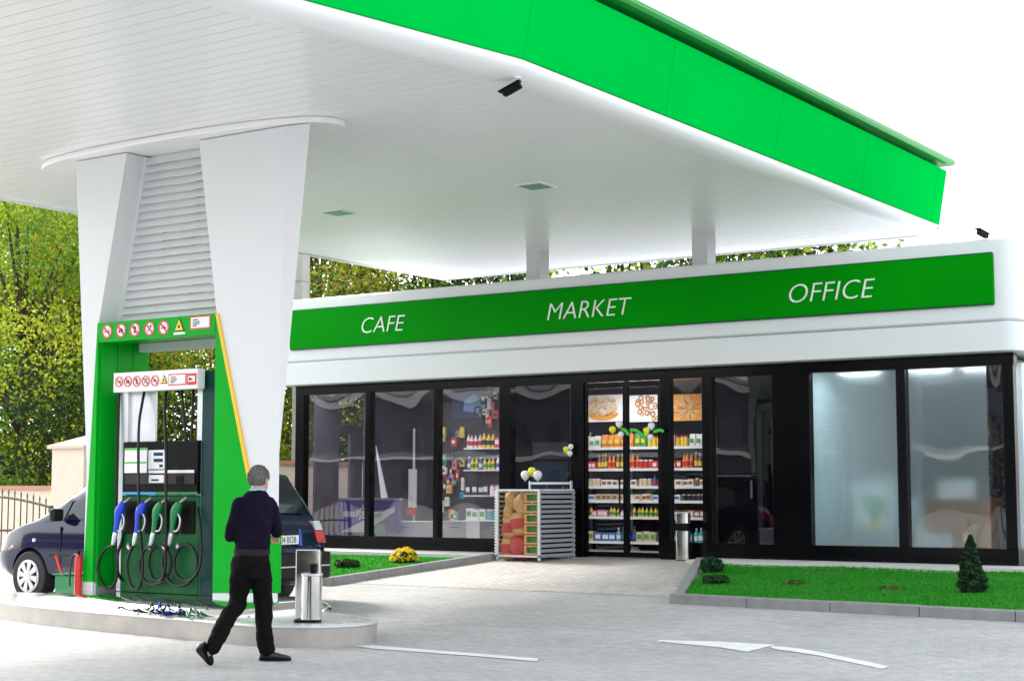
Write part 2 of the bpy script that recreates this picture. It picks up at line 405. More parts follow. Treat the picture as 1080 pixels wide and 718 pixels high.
# road paint: lines and turn arrow
def paint(mb, pxs):
    pts = [gs(*p) for p in pxs]; mb.add([(p.x, p.y, zg(p.y) + .006) for p in pts], [list(range(len(pts)))])
ln = MB(); paint(ln, [(372, 681), (392, 680.5), (568, 694.5), (566, 697.5), (500, 692), (392, 684)])
structure(ln, 'painted_line', M['paint'])
ar = MB()
paint(ar, [(694, 676.5), (694, 675), (758, 676.5), (818, 680), (788, 687.5), (760, 683)])
paint(ar, [(812, 683.2), (815, 681.2), (840, 683.5), (835, 687), (822, 685.5)]); paint(ar, [(835, 687), (840, 683.5), (870, 688.5), (864, 691.5)]); paint(ar, [(864, 691.5), (870, 688.5), (938, 703), (930, 705.5)])
structure(ar, 'painted_arrow', M['paint'])

# ------------------------------------------------------------------ island
def lens(cx, cy, hx, hy, n=64, e=2.6, rr=None):
    out = []
    for k in range(n):
        t = 2 * PI * k / n; c, s_ = math.cos(t), math.sin(t)
        out.append((cx + hx * math.copysign(abs(c) ** (2 / e), c), cy + hy * math.copysign(abs(s_) ** (2 / e), s_)))
    return out
ICX, ICY = -13.45, 12.95
_k = [(-17.2, 12.95), (-15.91, 12.55), (-14.74, 12.28), (-13.5, 12.1), (-12.25, 11.98), (-11.4, 11.86), (-10.85, 11.90), (-10.47, 12.15), (-10.33, 12.55), (-10.47, 12.95), (-10.95, 13.27), (-11.8, 13.6), (-13, 13.95), (-14.5, 14.05), (-16, 14.05), (-17.2, 13.85), (-17.6, 13.4)]
_n = len(_k); isl = []
for _i in range(_n):
    p0, p1, p2, p3 = (Vector(_k[(_i + j) % _n]) for j in (-1, 0, 1, 2))
    for _q in range(6):
        t = _q / 6; v = .5 * ((2 * p1) + (p2 - p0) * t + (2 * p0 - 5 * p1 + 4 * p2 - p3) * t * t + (3 * p1 - p0 - 3 * p2 + p3) * t ** 3); isl.append((v.x, v.y))
io = thing('pump_island', (ICX, ICY, 0), 'raised oval pump island with a metal rim under the white pillars', 'pump island')
k = MB(); k.prism([(x, y, -.05) for x, y in isl], (0, 0, .235)); k.build('kerb_wall', M['steelb'], io, smooth=50)
isl2 = [(ICX + (x - ICX) * 1.006, ICY + (y - ICY) * 1.015) for x, y in isl]
k = MB(); k.prism([(x, y, .186) for x, y in isl2], (0, 0, .022)); k.build('rim', M['alu'], io, smooth=50, bevel=.006)
isl3 = [(ICX + (x - ICX) * .975, ICY + (y - ICY) * .93) for x, y in isl]
k = MB(); k.prism([(x, y, .209) for x, y in isl3], (0, 0, .004)); k.build('deck', M['isl'], io)
# bull-nosed steel plinth carrying the pump
pl = thing('steel_plinth', (-13.45, 13.2, .21), 'rounded polished steel plinth below the fuel dispenser', 'plinth')
mb = MB(); prof = []
for t in range(9):
    a = PI / 2 * t / 8; prof.append((1 - .16 * (1 - math.cos(a - PI / 2 + PI / 2)) , a))
rings = []
for t in range(10):
    a = PI / 2 * t / 9; inset = .34 * (1 - math.cos(a)); z = .214 + .135 * math.sin(a)
    rings.append([(x, y, z) for x, y in lens(-13.52, 13.12, 1.86 - inset * .6, .86 - inset, 72, 5)])
vs = [v for r_ in rings for v in r_]; n = 72
fs = [(i * n + k, i * n + (k + 1) % n, (i + 1) * n + (k + 1) % n, (i + 1) * n + k) for i in range(9) for k in range(n)] + [list(range(9 * n, 10 * n))]
mb.add(vs, fs); mb.build('plinth_body', M['steel'], pl, smooth=True)

# ------------------------------------------------------------------ portal
YF = 13.04
def wall_poly(pxs, Y, t, m, name, parent, bevel=.0, dy=0.):
    mb = MB(); mb.prism([at(*p, Y) + Vector((0, dy, 0)) for p in pxs], (0, t, 0)); return mb.build(name, m, parent, bevel=bevel)
po = thing('pump_portal', (-13.45, 13.4, .34), 'tall white portal of two flared pillars with green lower panels and louvres', 'portal')
ZC = 5.63
# right pillar, broad faceted front
tl = at(210, 143, YF); tr = at(324, 122, YF); hl = at(228.5, 331, YF); br = at(293, 628, YF); bl = at(225, 628, YF); cr = at(299, 127, YF); kk = at(294.5, 478, YF)
for v in (tl, tr, cr): v.z = ZC - .08
zb = .345; br.z = bl.z = zb
dp = Vector((0, .74, 0)); bk = Vector((0, .05, 0))
mb = MB()
mid = hl + (br - hl) * 0
sx_ = Vector((-.92, 0, 0)); sb_ = Vector((-.70, 0, 0)); sl_ = Vector((.02, 0, 0))
V = [tl, cr, tr + bk, br, bl, hl, tl + dp, tr + dp + sx_, br + dp + sb_, bl + dp, hl + dp, kk, kk + dp + sb_]
mb.add(V, [(0, 5, 1), (1, 5, 4, 3, 11), (1, 11, 2), (2, 11, 12, 7), (11, 3, 8, 12), (0, 6, 10, 5), (5, 10, 9, 4), (6, 7, 12, 8, 9, 10), (4, 9, 8, 3), (0, 1, 2, 7, 6)])
mb.build('pillar', M['white'], po)
# its green panel and gold edge, proud of the front
bevelY = Vector((0, -.012, 0))
gp_ = [hl + bevelY + Vector((-.004, 0, -.02)), at(262, 505, YF) + bevelY, at(294, 561, YF) + bevelY, at(293.5, 625, YF) + bevelY, at(225, 625, YF) + bevelY]
mb = MB(); mb.prism(gp_, (0, .055, 0)); mb.build('green_panel', M['greenp'], po)
mb = MB(); off = Vector((0, -.02, 0)); a, b, c_ = (at(*q_, YF) + off for q_ in ((228.3, 331), (262, 505), (294.2, 561)))
mb.prism([a, a + Vector((.04, 0, 0)), b + Vector((.045, 0, .012)), c_ + Vector((0, 0, .055)), c_, b], (0, .06, 0)); mb.build('gold_edge', M['gold'], po)
mb = MB(); p0, p1 = at(224.5, 626, YF), at(293, 626, YF); mb.prism([(p0.x, YF - .005, .33), (p1.x, YF - .005, .33), (p1.x - .70, YF + .72, .33), (p0.x, YF + .72, .33)], (0, 0, .105)); mb.build('pillar_foot', M['alu'], po)
# left pillar, narrow front and deep reveal
tl = at(80, 175, YF); tr = at(134, 157, YF); hl = at(104, 341, YF); wl = at(91.5, 490, YF); bl = at(87.5, 618, YF); br = at(97.5, 618, YF)
tl.z = tr.z = ZC - .08; bl.z = br.z = zb
mb = MB(); F_ = [tl, tr, hl, br, bl, wl]; D = Vector((0, .78, 0))
mb.prism(F_, D); mb.build('pillar', M['white'], po)
mb = MB(); o_ = Vector((0, -.012, 0)); gl = at(88, 613, YF); gr = at(98.3, 613, YF)
mb.prism([hl + o_ + Vector((-.006, 0, 0)), hl + o_ + Vector((.012, 0, 0)), gr + o_, gl + o_], (0, .04, 0)); mb.build('green_panel', M['greenp'], po)
# green reveal boards with seams
mb = MB()
for i in range(3):
    y0 = YF + .03 + i * .25; h0 = hl + Vector((.006, 0, -.0)); b0 = gr + Vector((.006, 0, 0))
    mb.prism([(h0.x, y0, h0.z), (h0.x, y0 + .238, h0.z), (b0.x, y0 + .238, .40), (b0.x, y0, .40)], (.03, 0, 0))
mb.build('reveal_boards', M['greenp'], po)
mb = MB(); mb.box(bl.x + .01, br.x + .045, YF + .01, YF + .79, .34, .44); mb.build('pillar_foot', M['greymetal'], po)
# louvres between the pillars
mb = MB(); YL = YF + .28
nl = 21
for i in range(nl):
    z = 3.60 + (5.50 - 3.60) * i / (nl - 1)
    f = (z - 3.53) / (5.55 - 3.53)
    xl = -14.88 + f * .42; xr = -12.90 - f * .32
    mb.prism([(xl, YL, z - .045), (xl, YL + .012, z - .05), (xl, YL + .07, z + .045), (xl, YL + .058, z + .05)], (xr - xl + .05, 0, 0))
mb.build('louvre_slats', M['white'], po)
mb = MB(); mb.bar((-14.86, YL + .05, 3.5), (-14.44, YL + .05, 5.55), .10, .10, (0, 1, 0)); mb.bar((-13.6, YL + .1, 3.5), (-13.6, YL + .1, 5.55), .08, .04, (0, 1, 0)); mb.build('louvre_frame', M['white'], po)
# header panel with prohibition signs
mb = MB(); hp = [at(104, 342, YF), at(228.5, 330.5, YF), at(228, 351.5, YF), at(105.5, 361, YF)]
for q, z in zip(hp, (3.525, 3.525, 3.29, 3.29)): q.z = z
mb.prism([q + Vector((0, -.018, 0)) for q in hp], (0, .25, 0)); hd = mb.build('header_panel', M['greenp'], po)
mb = MB(); mb.box(-14.83, -12.92, YF + .62, YF + .74, 3.22, 3.36); mb.build('rear_beam', M['white'], po)
mb = MB(); mb.box(-14.83, -12.92, YF + .24, YF + .62, 3.32, 3.50); mb.build('soffit_box', M['greenp'], po)

def prohibition(c, r, kind, parent, name='prohibition_sign', y=None):
    mb = MB(); c = Vector(c)
    mb.mi = 0; mb.disc(c, r, t=.004)
    f = c + Vector((0, -.005, 0)); mb.mi = 2; s = r
    def bx(a, b, p, q): mb.box(c.x + a * s, c.x + b * s, f.y - .003, f.y, c.z + p * s, c.z + q * s)
    if kind == 0:   # cigarette
        bx(-.5, .3, -.12, .06); bx(.36, .5, -.12, .06); bx(.3, .36, .12, .4)
    elif kind == 1: # car engine
        bx(-.45, .45, -.2, .08); bx(-.22, .25, .08, .3); bx(-.35, -.15, -.34, -.2); bx(.15, .35, -.34, -.2)
    elif kind == 2: # telephone
        bx(-.18, .2, -.5, .42); bx(-.2, -.08, .4, .6)
    elif kind == 3: # match and flame
        mb.bar(f + Vector((-.35 * s, -.002, -.4 * s)), f + Vector((.2 * s, -.002, .3 * s)), .1 * s, .004); bx(.08, .36, .2, .5)
    else:
        bx(-.5, .5, -.1, .05); bx(-.1, .12, .05, .3)
    mb.mi = 1; mb.disc(c + Vector((0, -.006, 0)), r, t=.004, r2=r * .82)
    a = f + Vector((-.6 * r, -.004, .6 * r)); b = f + Vector((.6 * r, -.004, -.6 * r)); mb.bar(a, b, .12 * r, .004, (0, 1, 0)) if False else mb.prism([a + Vector((-.07 * r, 0, -.07 * r)), a + Vector((.07 * r, 0, .07 * r)), b + Vector((.07 * r, 0, .07 * r)), b + Vector((-.07 * r, 0, -.07 * r))], (0, -.003, 0))
    return mb.build(name, [M['whitep'], M['signred'], M['glyph']], parent)
def warning(c, r, parent):
    mb = MB(); c = Vector(c)
    mb.mi = 0; mb.box(c.x - r * .95, c.x + r * .95, c.y - .003, c.y, c.z - r * 1.05, c.z - r * .75)
    def tri(q, y, t): mb.prism([c + Vector((-q * .9, y, -q * .7)), c + Vector((q * .9, y, -q * .7)), c + Vector((0, y, q))], (0, -t, 0))
    mb.mi = 2; tri(r, -.001, .004); mb.mi = 1; tri(r * .78, -.006, .003)
    mb.mi = 2; mb.box(c.x - .05 * r, c.x + .05 * r, c.y - .012, c.y - .01, c.z - .3 * r, c.z + .2 * r); mb.disc(c + Vector((0, -.010, -.1 * r)), r * .16, t=.002)
    return mb.build('warning_sign', [M['whitep'], M['yellow'], M['glyph']], parent)
def info_plate(x0, x1, z0, z1, y, parent, right=True):
    mb = MB(); mb.mi = 1; mb.box(x0, x1, y - .004, y, z0, z1); b = (z1 - z0) * .1
    mb.mi = 0; mb.box(x0 + b, x1 - b, y - .007, y - .004, z0 + b, z1 - b)
    mb.mi = 2; h = z1 - z0; w_ = x1 - x0
    for i, q in enumerate((.72, .55, .40, .26)): mb.box(x0 + .14 * w_, x0 + (.42, .5, .46, .34)[i] * w_, y - .0085, y - .007, z0 + (q - .04) * h, z0 + (q + .04) * h)
    return mb.build('notice_plate', [M['whitep'], M['signred'], M['glyph']], parent)
ysg = YF - .0195
for i, px in enumerate((113.3, 128, 142.6, 158, 173)):
    p = at(px, 349.5 - (px - 113) * .065, ysg); prohibition(p, .083, i, hd)
warning(at(189.3, 343.6, ysg), .095, hd)
a, b = at(201, 333, ysg), at(222, 347, ysg); info_plate(a.x, b.x, b.z + .01, a.z - .01, ysg, hd)

# ------------------------------------------------------------------ canopy
cn = thing('canopy', (-13.5, 14, ZC), 'huge white petrol station canopy with bright green fascia over the forecourt', 'canopy')
XL, YB = -18.5, 24.9
YBend = 12.9; YN = 0.0
near = gz(233, 0, ZC); dxdy = (-8.76 - near.x) / (YBend - near.y)
def edge(Y, off=0.): return (-8.97 if Y >= YBend else -8.97 - dxdy * (YBend - Y)) + off
mb = MB(); pw = .20; y = YN
while y < YB - .01:
    y2 = min(y + pw - .012, YB); x1, x2 = edge(y), edge(y2)
    mb.add([(XL, y, ZC), (x1, y, ZC), (x2, y2, ZC), (XL, y2, ZC), (XL, y, ZC + .03), (x1, y, ZC + .03), (x2, y2, ZC + .03), (XL, y2, ZC + .03)],
           [(0, 1, 2, 3), (0, 4, 5, 1), (3, 2, 6, 7), (1, 5, 6, 2), (0, 3, 7, 4)])
    y += pw
mb.build('soffit_planks', M['soffit'], cn)
mb = MB(); mb.prism([(XL, YN, ZC + .02), (edge(YN), YN, ZC + .02), (edge(YBend), YBend, ZC + .02), (edge(YB), YB, ZC + .02), (XL, YB, ZC + .02)], (0, 0, .05)); mb.build('soffit_backing', M['soffit'], cn)
def sweep(profile, path, name, m, smooth=False):
    # profile (dx outward, z) swept along plan path of (Y, extra)
    mb = MB(); n = len(profile); vs = []
    for Y in path:
        for dx, z in profile: vs.append((edge(Y, dx), Y, z))
    fs = [(i * n + k, i * n + k + 1, (i + 1) * n + k + 1, (i + 1) * n + k) for i in range(len(path) - 1) for k in range(n - 1)]
    fs += [list(range(n)), list(range((len(path) - 1) * n, len(path) * n))]
    mb.add(vs, fs); return mb.build(name, m, cn, smooth=smooth)
path = [YN, YBend, YB]
q = [(0, ZC + .02), (0, ZC - .012)] + [(.05 + .27 * math.sin(t), ZC - .012 + .15 * (1 - math.cos(t))) for t in [PI / 2 * i / 8 for i in range(9)]] + [(.32, ZC + .145), (.1, ZC + .145)]
sweep(q, path, 'edge_trim', M['trim'], smooth=40)
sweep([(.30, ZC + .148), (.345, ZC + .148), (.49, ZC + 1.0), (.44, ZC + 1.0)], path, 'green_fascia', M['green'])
yy_ = 1.3
while yy_ < YB - .4:
    mb = MB(); b_ = [(edge(yy_, .303), yy_, ZC + .15), (edge(yy_, .3475), yy_, ZC + .15), (edge(yy_, .4925), yy_, ZC + .998), (edge(yy_, .45), yy_, ZC + .998)]; mb.prism(b_, (0, .007, 0)); mb.build('panel_seam', mat('seam_green', (.0, .42, .048), .5, spec=.0) if yy_ < 2 else bpy.data.materials['seam_green'], cn); yy_ += 2.9
sweep([(.2, ZC + 1.0), (.30, ZC + 1.0), (.30, ZC + 1.07), (.2, ZC + 1.07)], path, 'shadow_gap', M['blackm'])
sweep([(.2, ZC + 1.07), (.60, ZC + 1.07), (.63, ZC + 1.10), (.63, ZC + 1.15), (.60, ZC + 1.17), (.2, ZC + 1.17)], path, 'roof_lip', M['greenlip'])
mb = MB()
mb.box(XL - .03, XL - .002, YN, YB, ZC - .03, ZC + .06); mb.box(XL - .03, edge(YB) + .1, YB + .002, YB + .03, ZC - .02, ZC + .06)
mb.build('edge_angle', M['trim'], cn)
mb = MB()
mb.box(XL - .10, XL - .04, YN, YB + .03, ZC + .09, ZC + 1.1); mb.box(XL - .10, edge(YB) + .3, YB + .04, YB + .1, ZC + .09, ZC + 1.05); mb.box(XL, edge(YN) + .2, YN - .06, YN - .01, ZC + .0, ZC + 1.1)
mb.build('side_fascia', M['green'], cn)
mb = MB(); mb.prism([(XL - .05, YN, ZC + .9), (edge(YN), YN, ZC + .9), (edge(YBend) + .2, YBend, ZC + .9), (edge(YB) + .2, YB, ZC + .9), (XL - .05, YB, ZC + .9)], (0, 0, .06)); mb.build('roof_deck', M['greymetal'], cn)
for px, py in ((357, 224), (565, 196)):
    p = gz(px, py, ZC); s_ = .17; mb = MB()
    fr = MB(); fr.box(p.x - s_ - .04, p.x + s_ + .04, p.y - s_ - .04, p.y + s_ + .04, ZC - .012, ZC + .01); f_ = fr.build('ceiling_lamp', M['trim'], cn)
    mb.box(p.x - s_, p.x + s_, p.y - s_, p.y + s_, ZC - .018, ZC - .008); mb.build('lamp_glass', M['lampglass'], f_)
for px, py in ((566, 266), (739, 248)):
    p = gz(px, py, ZC); mb = MB(); mb.box(p.x - .13, p.x + .15, 22.82, 23.12, 4.93, ZC + .015); mb.build('roof_post', M['parapet'], cn, bevel=.008)
# oval collar where the portal meets the soffit
mb = MB(); lo = lens(-13.80, 13.36, 2.42, .56, 64, 2.4); mb.prism([(x, y, ZC - .07) for x, y in lo], (0, 0, .068)); mb.build('collar', M['soffit'], cn, smooth=50, bevel=.015)

# CCTV cameras
def cctv(loc, rz, tilt, label, flip=False):
    o = thing('security_camera', loc, label, 'security camera', 'security cameras', rz)
    s = -1 if not flip else 1
    mb = MB(); mb.cyl((0, 0, 0), (0, 0, s * .02), .06, n=16); mb.cyl((0, 0, s * .02), (0, 0, s * .12), .022, n=10); mb.build('bracket', M['whitep'], o, local=True, smooth=40)
    z = s * .14; rot = Matrix.Rotation(tilt, 4, 'X')
    mb = MB(); mb.box(-.055, .055, -.26, .06, -.06, .05); me = mb.build('housing', M['blackm'], o, local=True, bevel=.012); me.data.transform(rot); me.data.transform(Matrix.Translation((0, 0, z)))
    mb = MB(); mb.box(-.075, .075, -.32, .08, .052, .062); me = mb.build('sun_shield', M['blackm'], o, local=True); me.data.transform(rot); me.data.transform(Matrix.Translation((0, 0, z)))
    mb = MB(); mb.cyl((0, -.275, -.005), (0, -.258, -.005), .035, n=14); me = mb.build('lens', M['lcd'], o, local=True); me.data.transform(rot); me.data.transform(Matrix.Translation((0, 0, z)))
    o.scale = (.62, .62, .62); return o
p = gz(543, 82, ZC); cctv((p.x + .03, p.y, ZC - .002), R(-75), R(25), 'black and white camera hanging under the canopy edge')

# ------------------------------------------------------------------ shop building
YS, YP = 22.6, 22.25; ZS = .44; XR = -6.62; XLs = -20.4; YBK = 31.0
sh = thing('shop_building', (-13.4, 26, ZS), 'long white flat-roofed station shop with black framed glass front', 'shop')
def ring_plan(x0, x1, y0, y1, r, n=6):
    pts = [(x0, y0)]
    for i in range(n + 1): a = -PI / 2 + PI / 2 * i / n; pts.append((x1 - r + r * math.cos(a), y0 + r + r * math.sin(a)))
    pts += [(x1, y1), (x0, y1)]; return pts
mb = MB(); outer = ring_plan(XLs, XR, YP, YBK + .3, .25); mb.prism([(x, y, 3.90) for x, y in outer], (0, 0, 1.16)); mb.build('parapet', M['parapet'], sh, smooth=40, bevel=.03)
mb = MB(); mb.prism([(x, y, 3.875) for x, y in ring_plan(XLs + .03, XR - .04, YP + .012, YBK + .25, .24)], (0, 0, .025)); mb.build('shadow_joint', M['greymetal'], sh)
mb = MB(); mb.prism([(x, y, 3.47) for x, y in ring_plan(XLs - .01, XR + .015, YP - .015, YBK + .3, .25)], (0, 0, .405)); mb.build('eave_band', M['parapet'], sh, smooth=40, bevel=.01)
a, b = at(307.8, 330.2, YP), at(1048, 266.9, YP)
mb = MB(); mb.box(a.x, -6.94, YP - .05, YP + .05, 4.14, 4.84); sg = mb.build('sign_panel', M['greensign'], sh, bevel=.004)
mb = MB(); mb.box(a.x + .01, -6.95, YP - .045, YP + .03, 4.115, 4.138); mb.box(a.x + .01, -6.95, YP - .045, YP + .03, 4.842, 4.86); mb.build('sign_edge', M['dkgreen'], sg)
for txt, pl_, pr_ in (('CAFE', 382, 427.5), ('MARKET', 577.5, 666.5), ('OFFICE', 833, 923.5)):
    x0 = at(pl_, 340, YP - .05).x; x1 = at(pr_, 325, YP - .05).x
    text_on_front('lettering', txt, (x0, YP - .058, 4.335), .415, x1 - x0, M['whitep'], sg, shear=.22)
# wall base, frames, posts
fx = lambda px, py=480: at(px, py, YS).x
for bb in ((-20.25, fx(530), YS - .06, YS + .10), (fx(698), -6.80, YS - .06, YS + .10), (-6.90, -6.80, YS + .103, YBK), (-20.25, -20.15, YS + .103, YBK)): mb = MB(); mb.box(*bb, ZS, .715); mb.build('black_base', M['black'], sh, bevel=.006)
mb = MB(); mb.box(-20.25, -6.80, YS - .03, YS + .12, 3.30, 3.468); mb.build('top_rail', M['black'], sh)
mulls = [(313, 322), (386.5, 391.5), (458.5, 463.5), (528, 540), (603.5, 617), (697.5, 708), (742, 752), (816, 856), (947.5, 957.5), (1060, 1072)]
for l, r_ in mulls:
    mb = MB(); mb.box(fx(l), fx(r_), YS - .05, YS + .10, .716 if not (600 < l < 700) else ZS + .003, 3.299); mb.build('mullion', M['black'], sh, bevel=.005)
panes = [(322, 386.5, 'glass'), (391.5, 458.5, 'glass'), (463.5, 528, 'glass'), (540, 603.5, 'darkglass'), (708, 742, 'doorglass'), (752, 816, 'darkglass'), (856, 947.5, 'officeglass'), (957.5, 1043, 'officeglass'), (1043, 1060, 'darkglass')]
for l, r_, mn in panes:
    x0, x1 = fx(l) + .002, fx(r_) - .002; zb_ = .718
    mb = MB(); nx, nz = 14, 14; bow = .0065
    vs = [(x0 + (x1 - x0) * i / nx, YS + .03 - bow * math.sin(PI * i / nx) * math.sin(PI * j / nz), zb_ + (3.298 - zb_) * j / nz) for j in range(nz + 1) for i in range(nx + 1)]
    mb.add(vs, [(j * (nx + 1) + i, j * (nx + 1) + i + 1, (j + 1) * (nx + 1) + i + 1, (j + 1) * (nx + 1) + i) for j in range(nz) for i in range(nx)])
    wp = mb.build('window_pane', M[mn], sh, smooth=True, fix=False)
    mb = MB(); vs = [(x0 + (x1 - x0) * i / nx, YS + .037 + bow * 1.3 * math.sin(PI * i / nx) * math.sin(PI * j / nz), zb_ + (3.298 - zb_) * j / nz) for j in range(nz + 1) for i in range(nx + 1)]
    mb.add(vs, [(j * (nx + 1) + i, j * (nx + 1) + i + 1, (j + 1) * (nx + 1) + i + 1, (j + 1) * (nx + 1) + i) for j in range(nz) for i in range(nx)])
    mb.build('inner_sheet', M[{'glass': 'glass2', 'darkglass': 'darkglass2', 'doorglass': 'doorglass', 'officeglass': 'officeglass'}[mn]], wp, smooth=True, fix=False)
# sliding door: two leaves
for l, r_ in ((617, 660.5), (660.5, 697.5)):
    x0, x1 = fx(l) + .003, fx(r_) - .003
    mb = MB(); t = .05
    mb.box(x0, x0 + t, YS - .02, YS + .03, ZS + .02, 3.29); mb.box(x1 - t, x1, YS - .02, YS + .03, ZS + .02, 3.29)
    mb.box(x0 + t, x1 - t, YS - .02, YS + .03, ZS + .02, ZS + .10); mb.box(x0 + t, x1 - t, YS - .02, YS + .03, 3.20, 3.29)
    d = mb.build('sliding_door', M['black'], sh, bevel=.004)
    mb = MB(); mb.box(x0 + t, x1 - t, YS + .0, YS + .006, ZS + .10, 3.20); mb.build('door_glass', M['doorglass'], d)
    mb = MB(); hx = x1 - .09 if l == 617 else x0 + .09; mb.cyl((hx, YS - .06, 1.15), (hx, YS - .06, 1.75), .014, n=10); mb.cyl((hx, YS - .06, 1.2), (hx, YS - .02, 1.2), .01, n=8); mb.cyl((hx, YS - .06, 1.7), (hx, YS - .02, 1.7), .01, n=8); mb.build('door_handle', M['blackm'], d, smooth=40)
# roof, floor, ceiling, rear and inner walls
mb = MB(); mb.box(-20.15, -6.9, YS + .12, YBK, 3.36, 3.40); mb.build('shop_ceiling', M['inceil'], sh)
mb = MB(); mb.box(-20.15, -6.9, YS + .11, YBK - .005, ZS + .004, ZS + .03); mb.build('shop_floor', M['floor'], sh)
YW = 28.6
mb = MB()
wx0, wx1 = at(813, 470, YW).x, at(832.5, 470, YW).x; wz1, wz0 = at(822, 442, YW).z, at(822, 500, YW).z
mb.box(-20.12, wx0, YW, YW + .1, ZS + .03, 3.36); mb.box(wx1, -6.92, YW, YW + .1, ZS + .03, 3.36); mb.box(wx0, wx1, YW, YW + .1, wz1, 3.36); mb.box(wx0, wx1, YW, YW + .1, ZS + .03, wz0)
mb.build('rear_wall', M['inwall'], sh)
# left side wall: dark panels with gaps
mb = MB()
def sw(px0, px1, z0, z1, t=.06):
    y0, y1 = atx(px0, 480, -20.19).y, atx(px1, 480, -20.19).y; mb.box(-20.24, -20.24 + t, y0, y1, z0, z1)
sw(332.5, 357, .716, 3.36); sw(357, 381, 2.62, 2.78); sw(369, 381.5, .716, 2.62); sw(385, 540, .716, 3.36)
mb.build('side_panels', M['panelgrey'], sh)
# right side wall and office partition
mb = MB(); mb.box(-6.93, -6.85, YS + .5, YW, .716, 3.36); mb.build('side_wall', M['inwhite'], sh)
xo = fx(850)
mb = MB(); mb.box(xo - .04, xo + .04, YS + .14, YW - .002, ZS + .03, 3.355); mb.build('partition', M['inwhite'], sh)
mb = MB(); mb.box(xo + .05, -6.94, YW - .06, YW - .003, ZS + .03, 3.355); mb.build('office_rear_wall', M['inwhite'], sh)
# frosted film behind the office panes
for l, r_ in ((857, 946), (958.5, 1041)):
    mb = MB(); x0, x1 = fx(l), fx(r_); mb.box(x0, x1, YS + .055, YS + .057, .73, 3.29); mb.build('frosted_film', M['frost'], sh)
# shop ceiling lamps; front row set unseen behind the top rail to light shelves
for px, py, Y in ((575, 402, 22.95), (640, 394, 22.95), (715, 400, 22.95), (490, 408, 22.95), (430, 405, 22.95), (360, 405, 22.95), (655, 398, 24.2)):
    x = at(px, py, Y).x; mb = MB(); mb.box(x - .60, x + .60, Y - .15, Y + .15, 3.354, 3.3585); mb.build('ceiling_lamp', M['lamp'], sh)
for x, y in ((-9.3, 23.05), (-8.2, 23.05), (-7.4, 23.05)):  # unseen panels added to brighten the office behind the frosted panes
    mb = MB(); mb.box(x - .3, x + .3, y - .15, y + .15, 3.354, 3.3585); mb.build('ceiling_lamp', M['officefill'], sh)
p = at(1038, 253, YP); cctv((p.x, YP + .06, 5.03), R(-20), R(-15), 'black and white camera on the shop roof corner', flip=True)
# walkway along the shop front
mb = MB(); mb.box(-30, -14.9, 21.45, YS - .065, .36, .485)
structure(mb, 'walkway_west', M['walk'])
mb = MB(); mb.box(-11.6, 6, 21.75, YS - .065, .36, .485); structure(mb, 'walkway_east', M['walk'])
mb = MB(); mb.box(-6.7, 6, YS - .06, 34, .40, .46); structure(mb, 'side_path', M['walk'])

# ------------------------------------------------------------------ shop contents
def board(name, px0, px1, py0, py1, Y, m, label, cat, t=.02):
    a, b = at(px0, py0, Y), at(px1, py1, Y); mb = MB(); mb.box(a.x, b.x, Y, Y + t, b.z, a.z); return a, b
SHY = 24.9
shelf_z = [at(650, y, SHY).z for y in (472, 494.5, 513, 528, 545, 571)]
sx0, sx1 = at(612, 500, SHY).x, at(746, 500, SHY).x
sf = thing('display_shelving', ((sx0 + sx1) / 2, SHY, ZS + .03), 'tall white shop shelving of goods seen through the glass doors', 'shelving')
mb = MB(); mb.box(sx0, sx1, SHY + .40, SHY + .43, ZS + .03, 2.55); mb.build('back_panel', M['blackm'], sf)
for z in shelf_z:
    mb = MB(); mb.box(sx0, sx1, SHY, SHY + .395, z - .02, z); s_ = mb.build('shelf', M['greymetal'], sf)
    mb = MB(); mb.box(sx0, sx1, SHY - .012, SHY - .002, z - .035, z + .012); mb.build('price_rail', M['shelfw'], s_)
mb = MB()
for x in (sx0, (sx0 * 2 + sx1) / 3, (sx0 + 2 * sx1) / 3, sx1): mb.box(x - .015, x + .015, SHY + .36, SHY + .399, ZS + .03, 2.6)
mb.build('upright', M['greymetal'], sf)
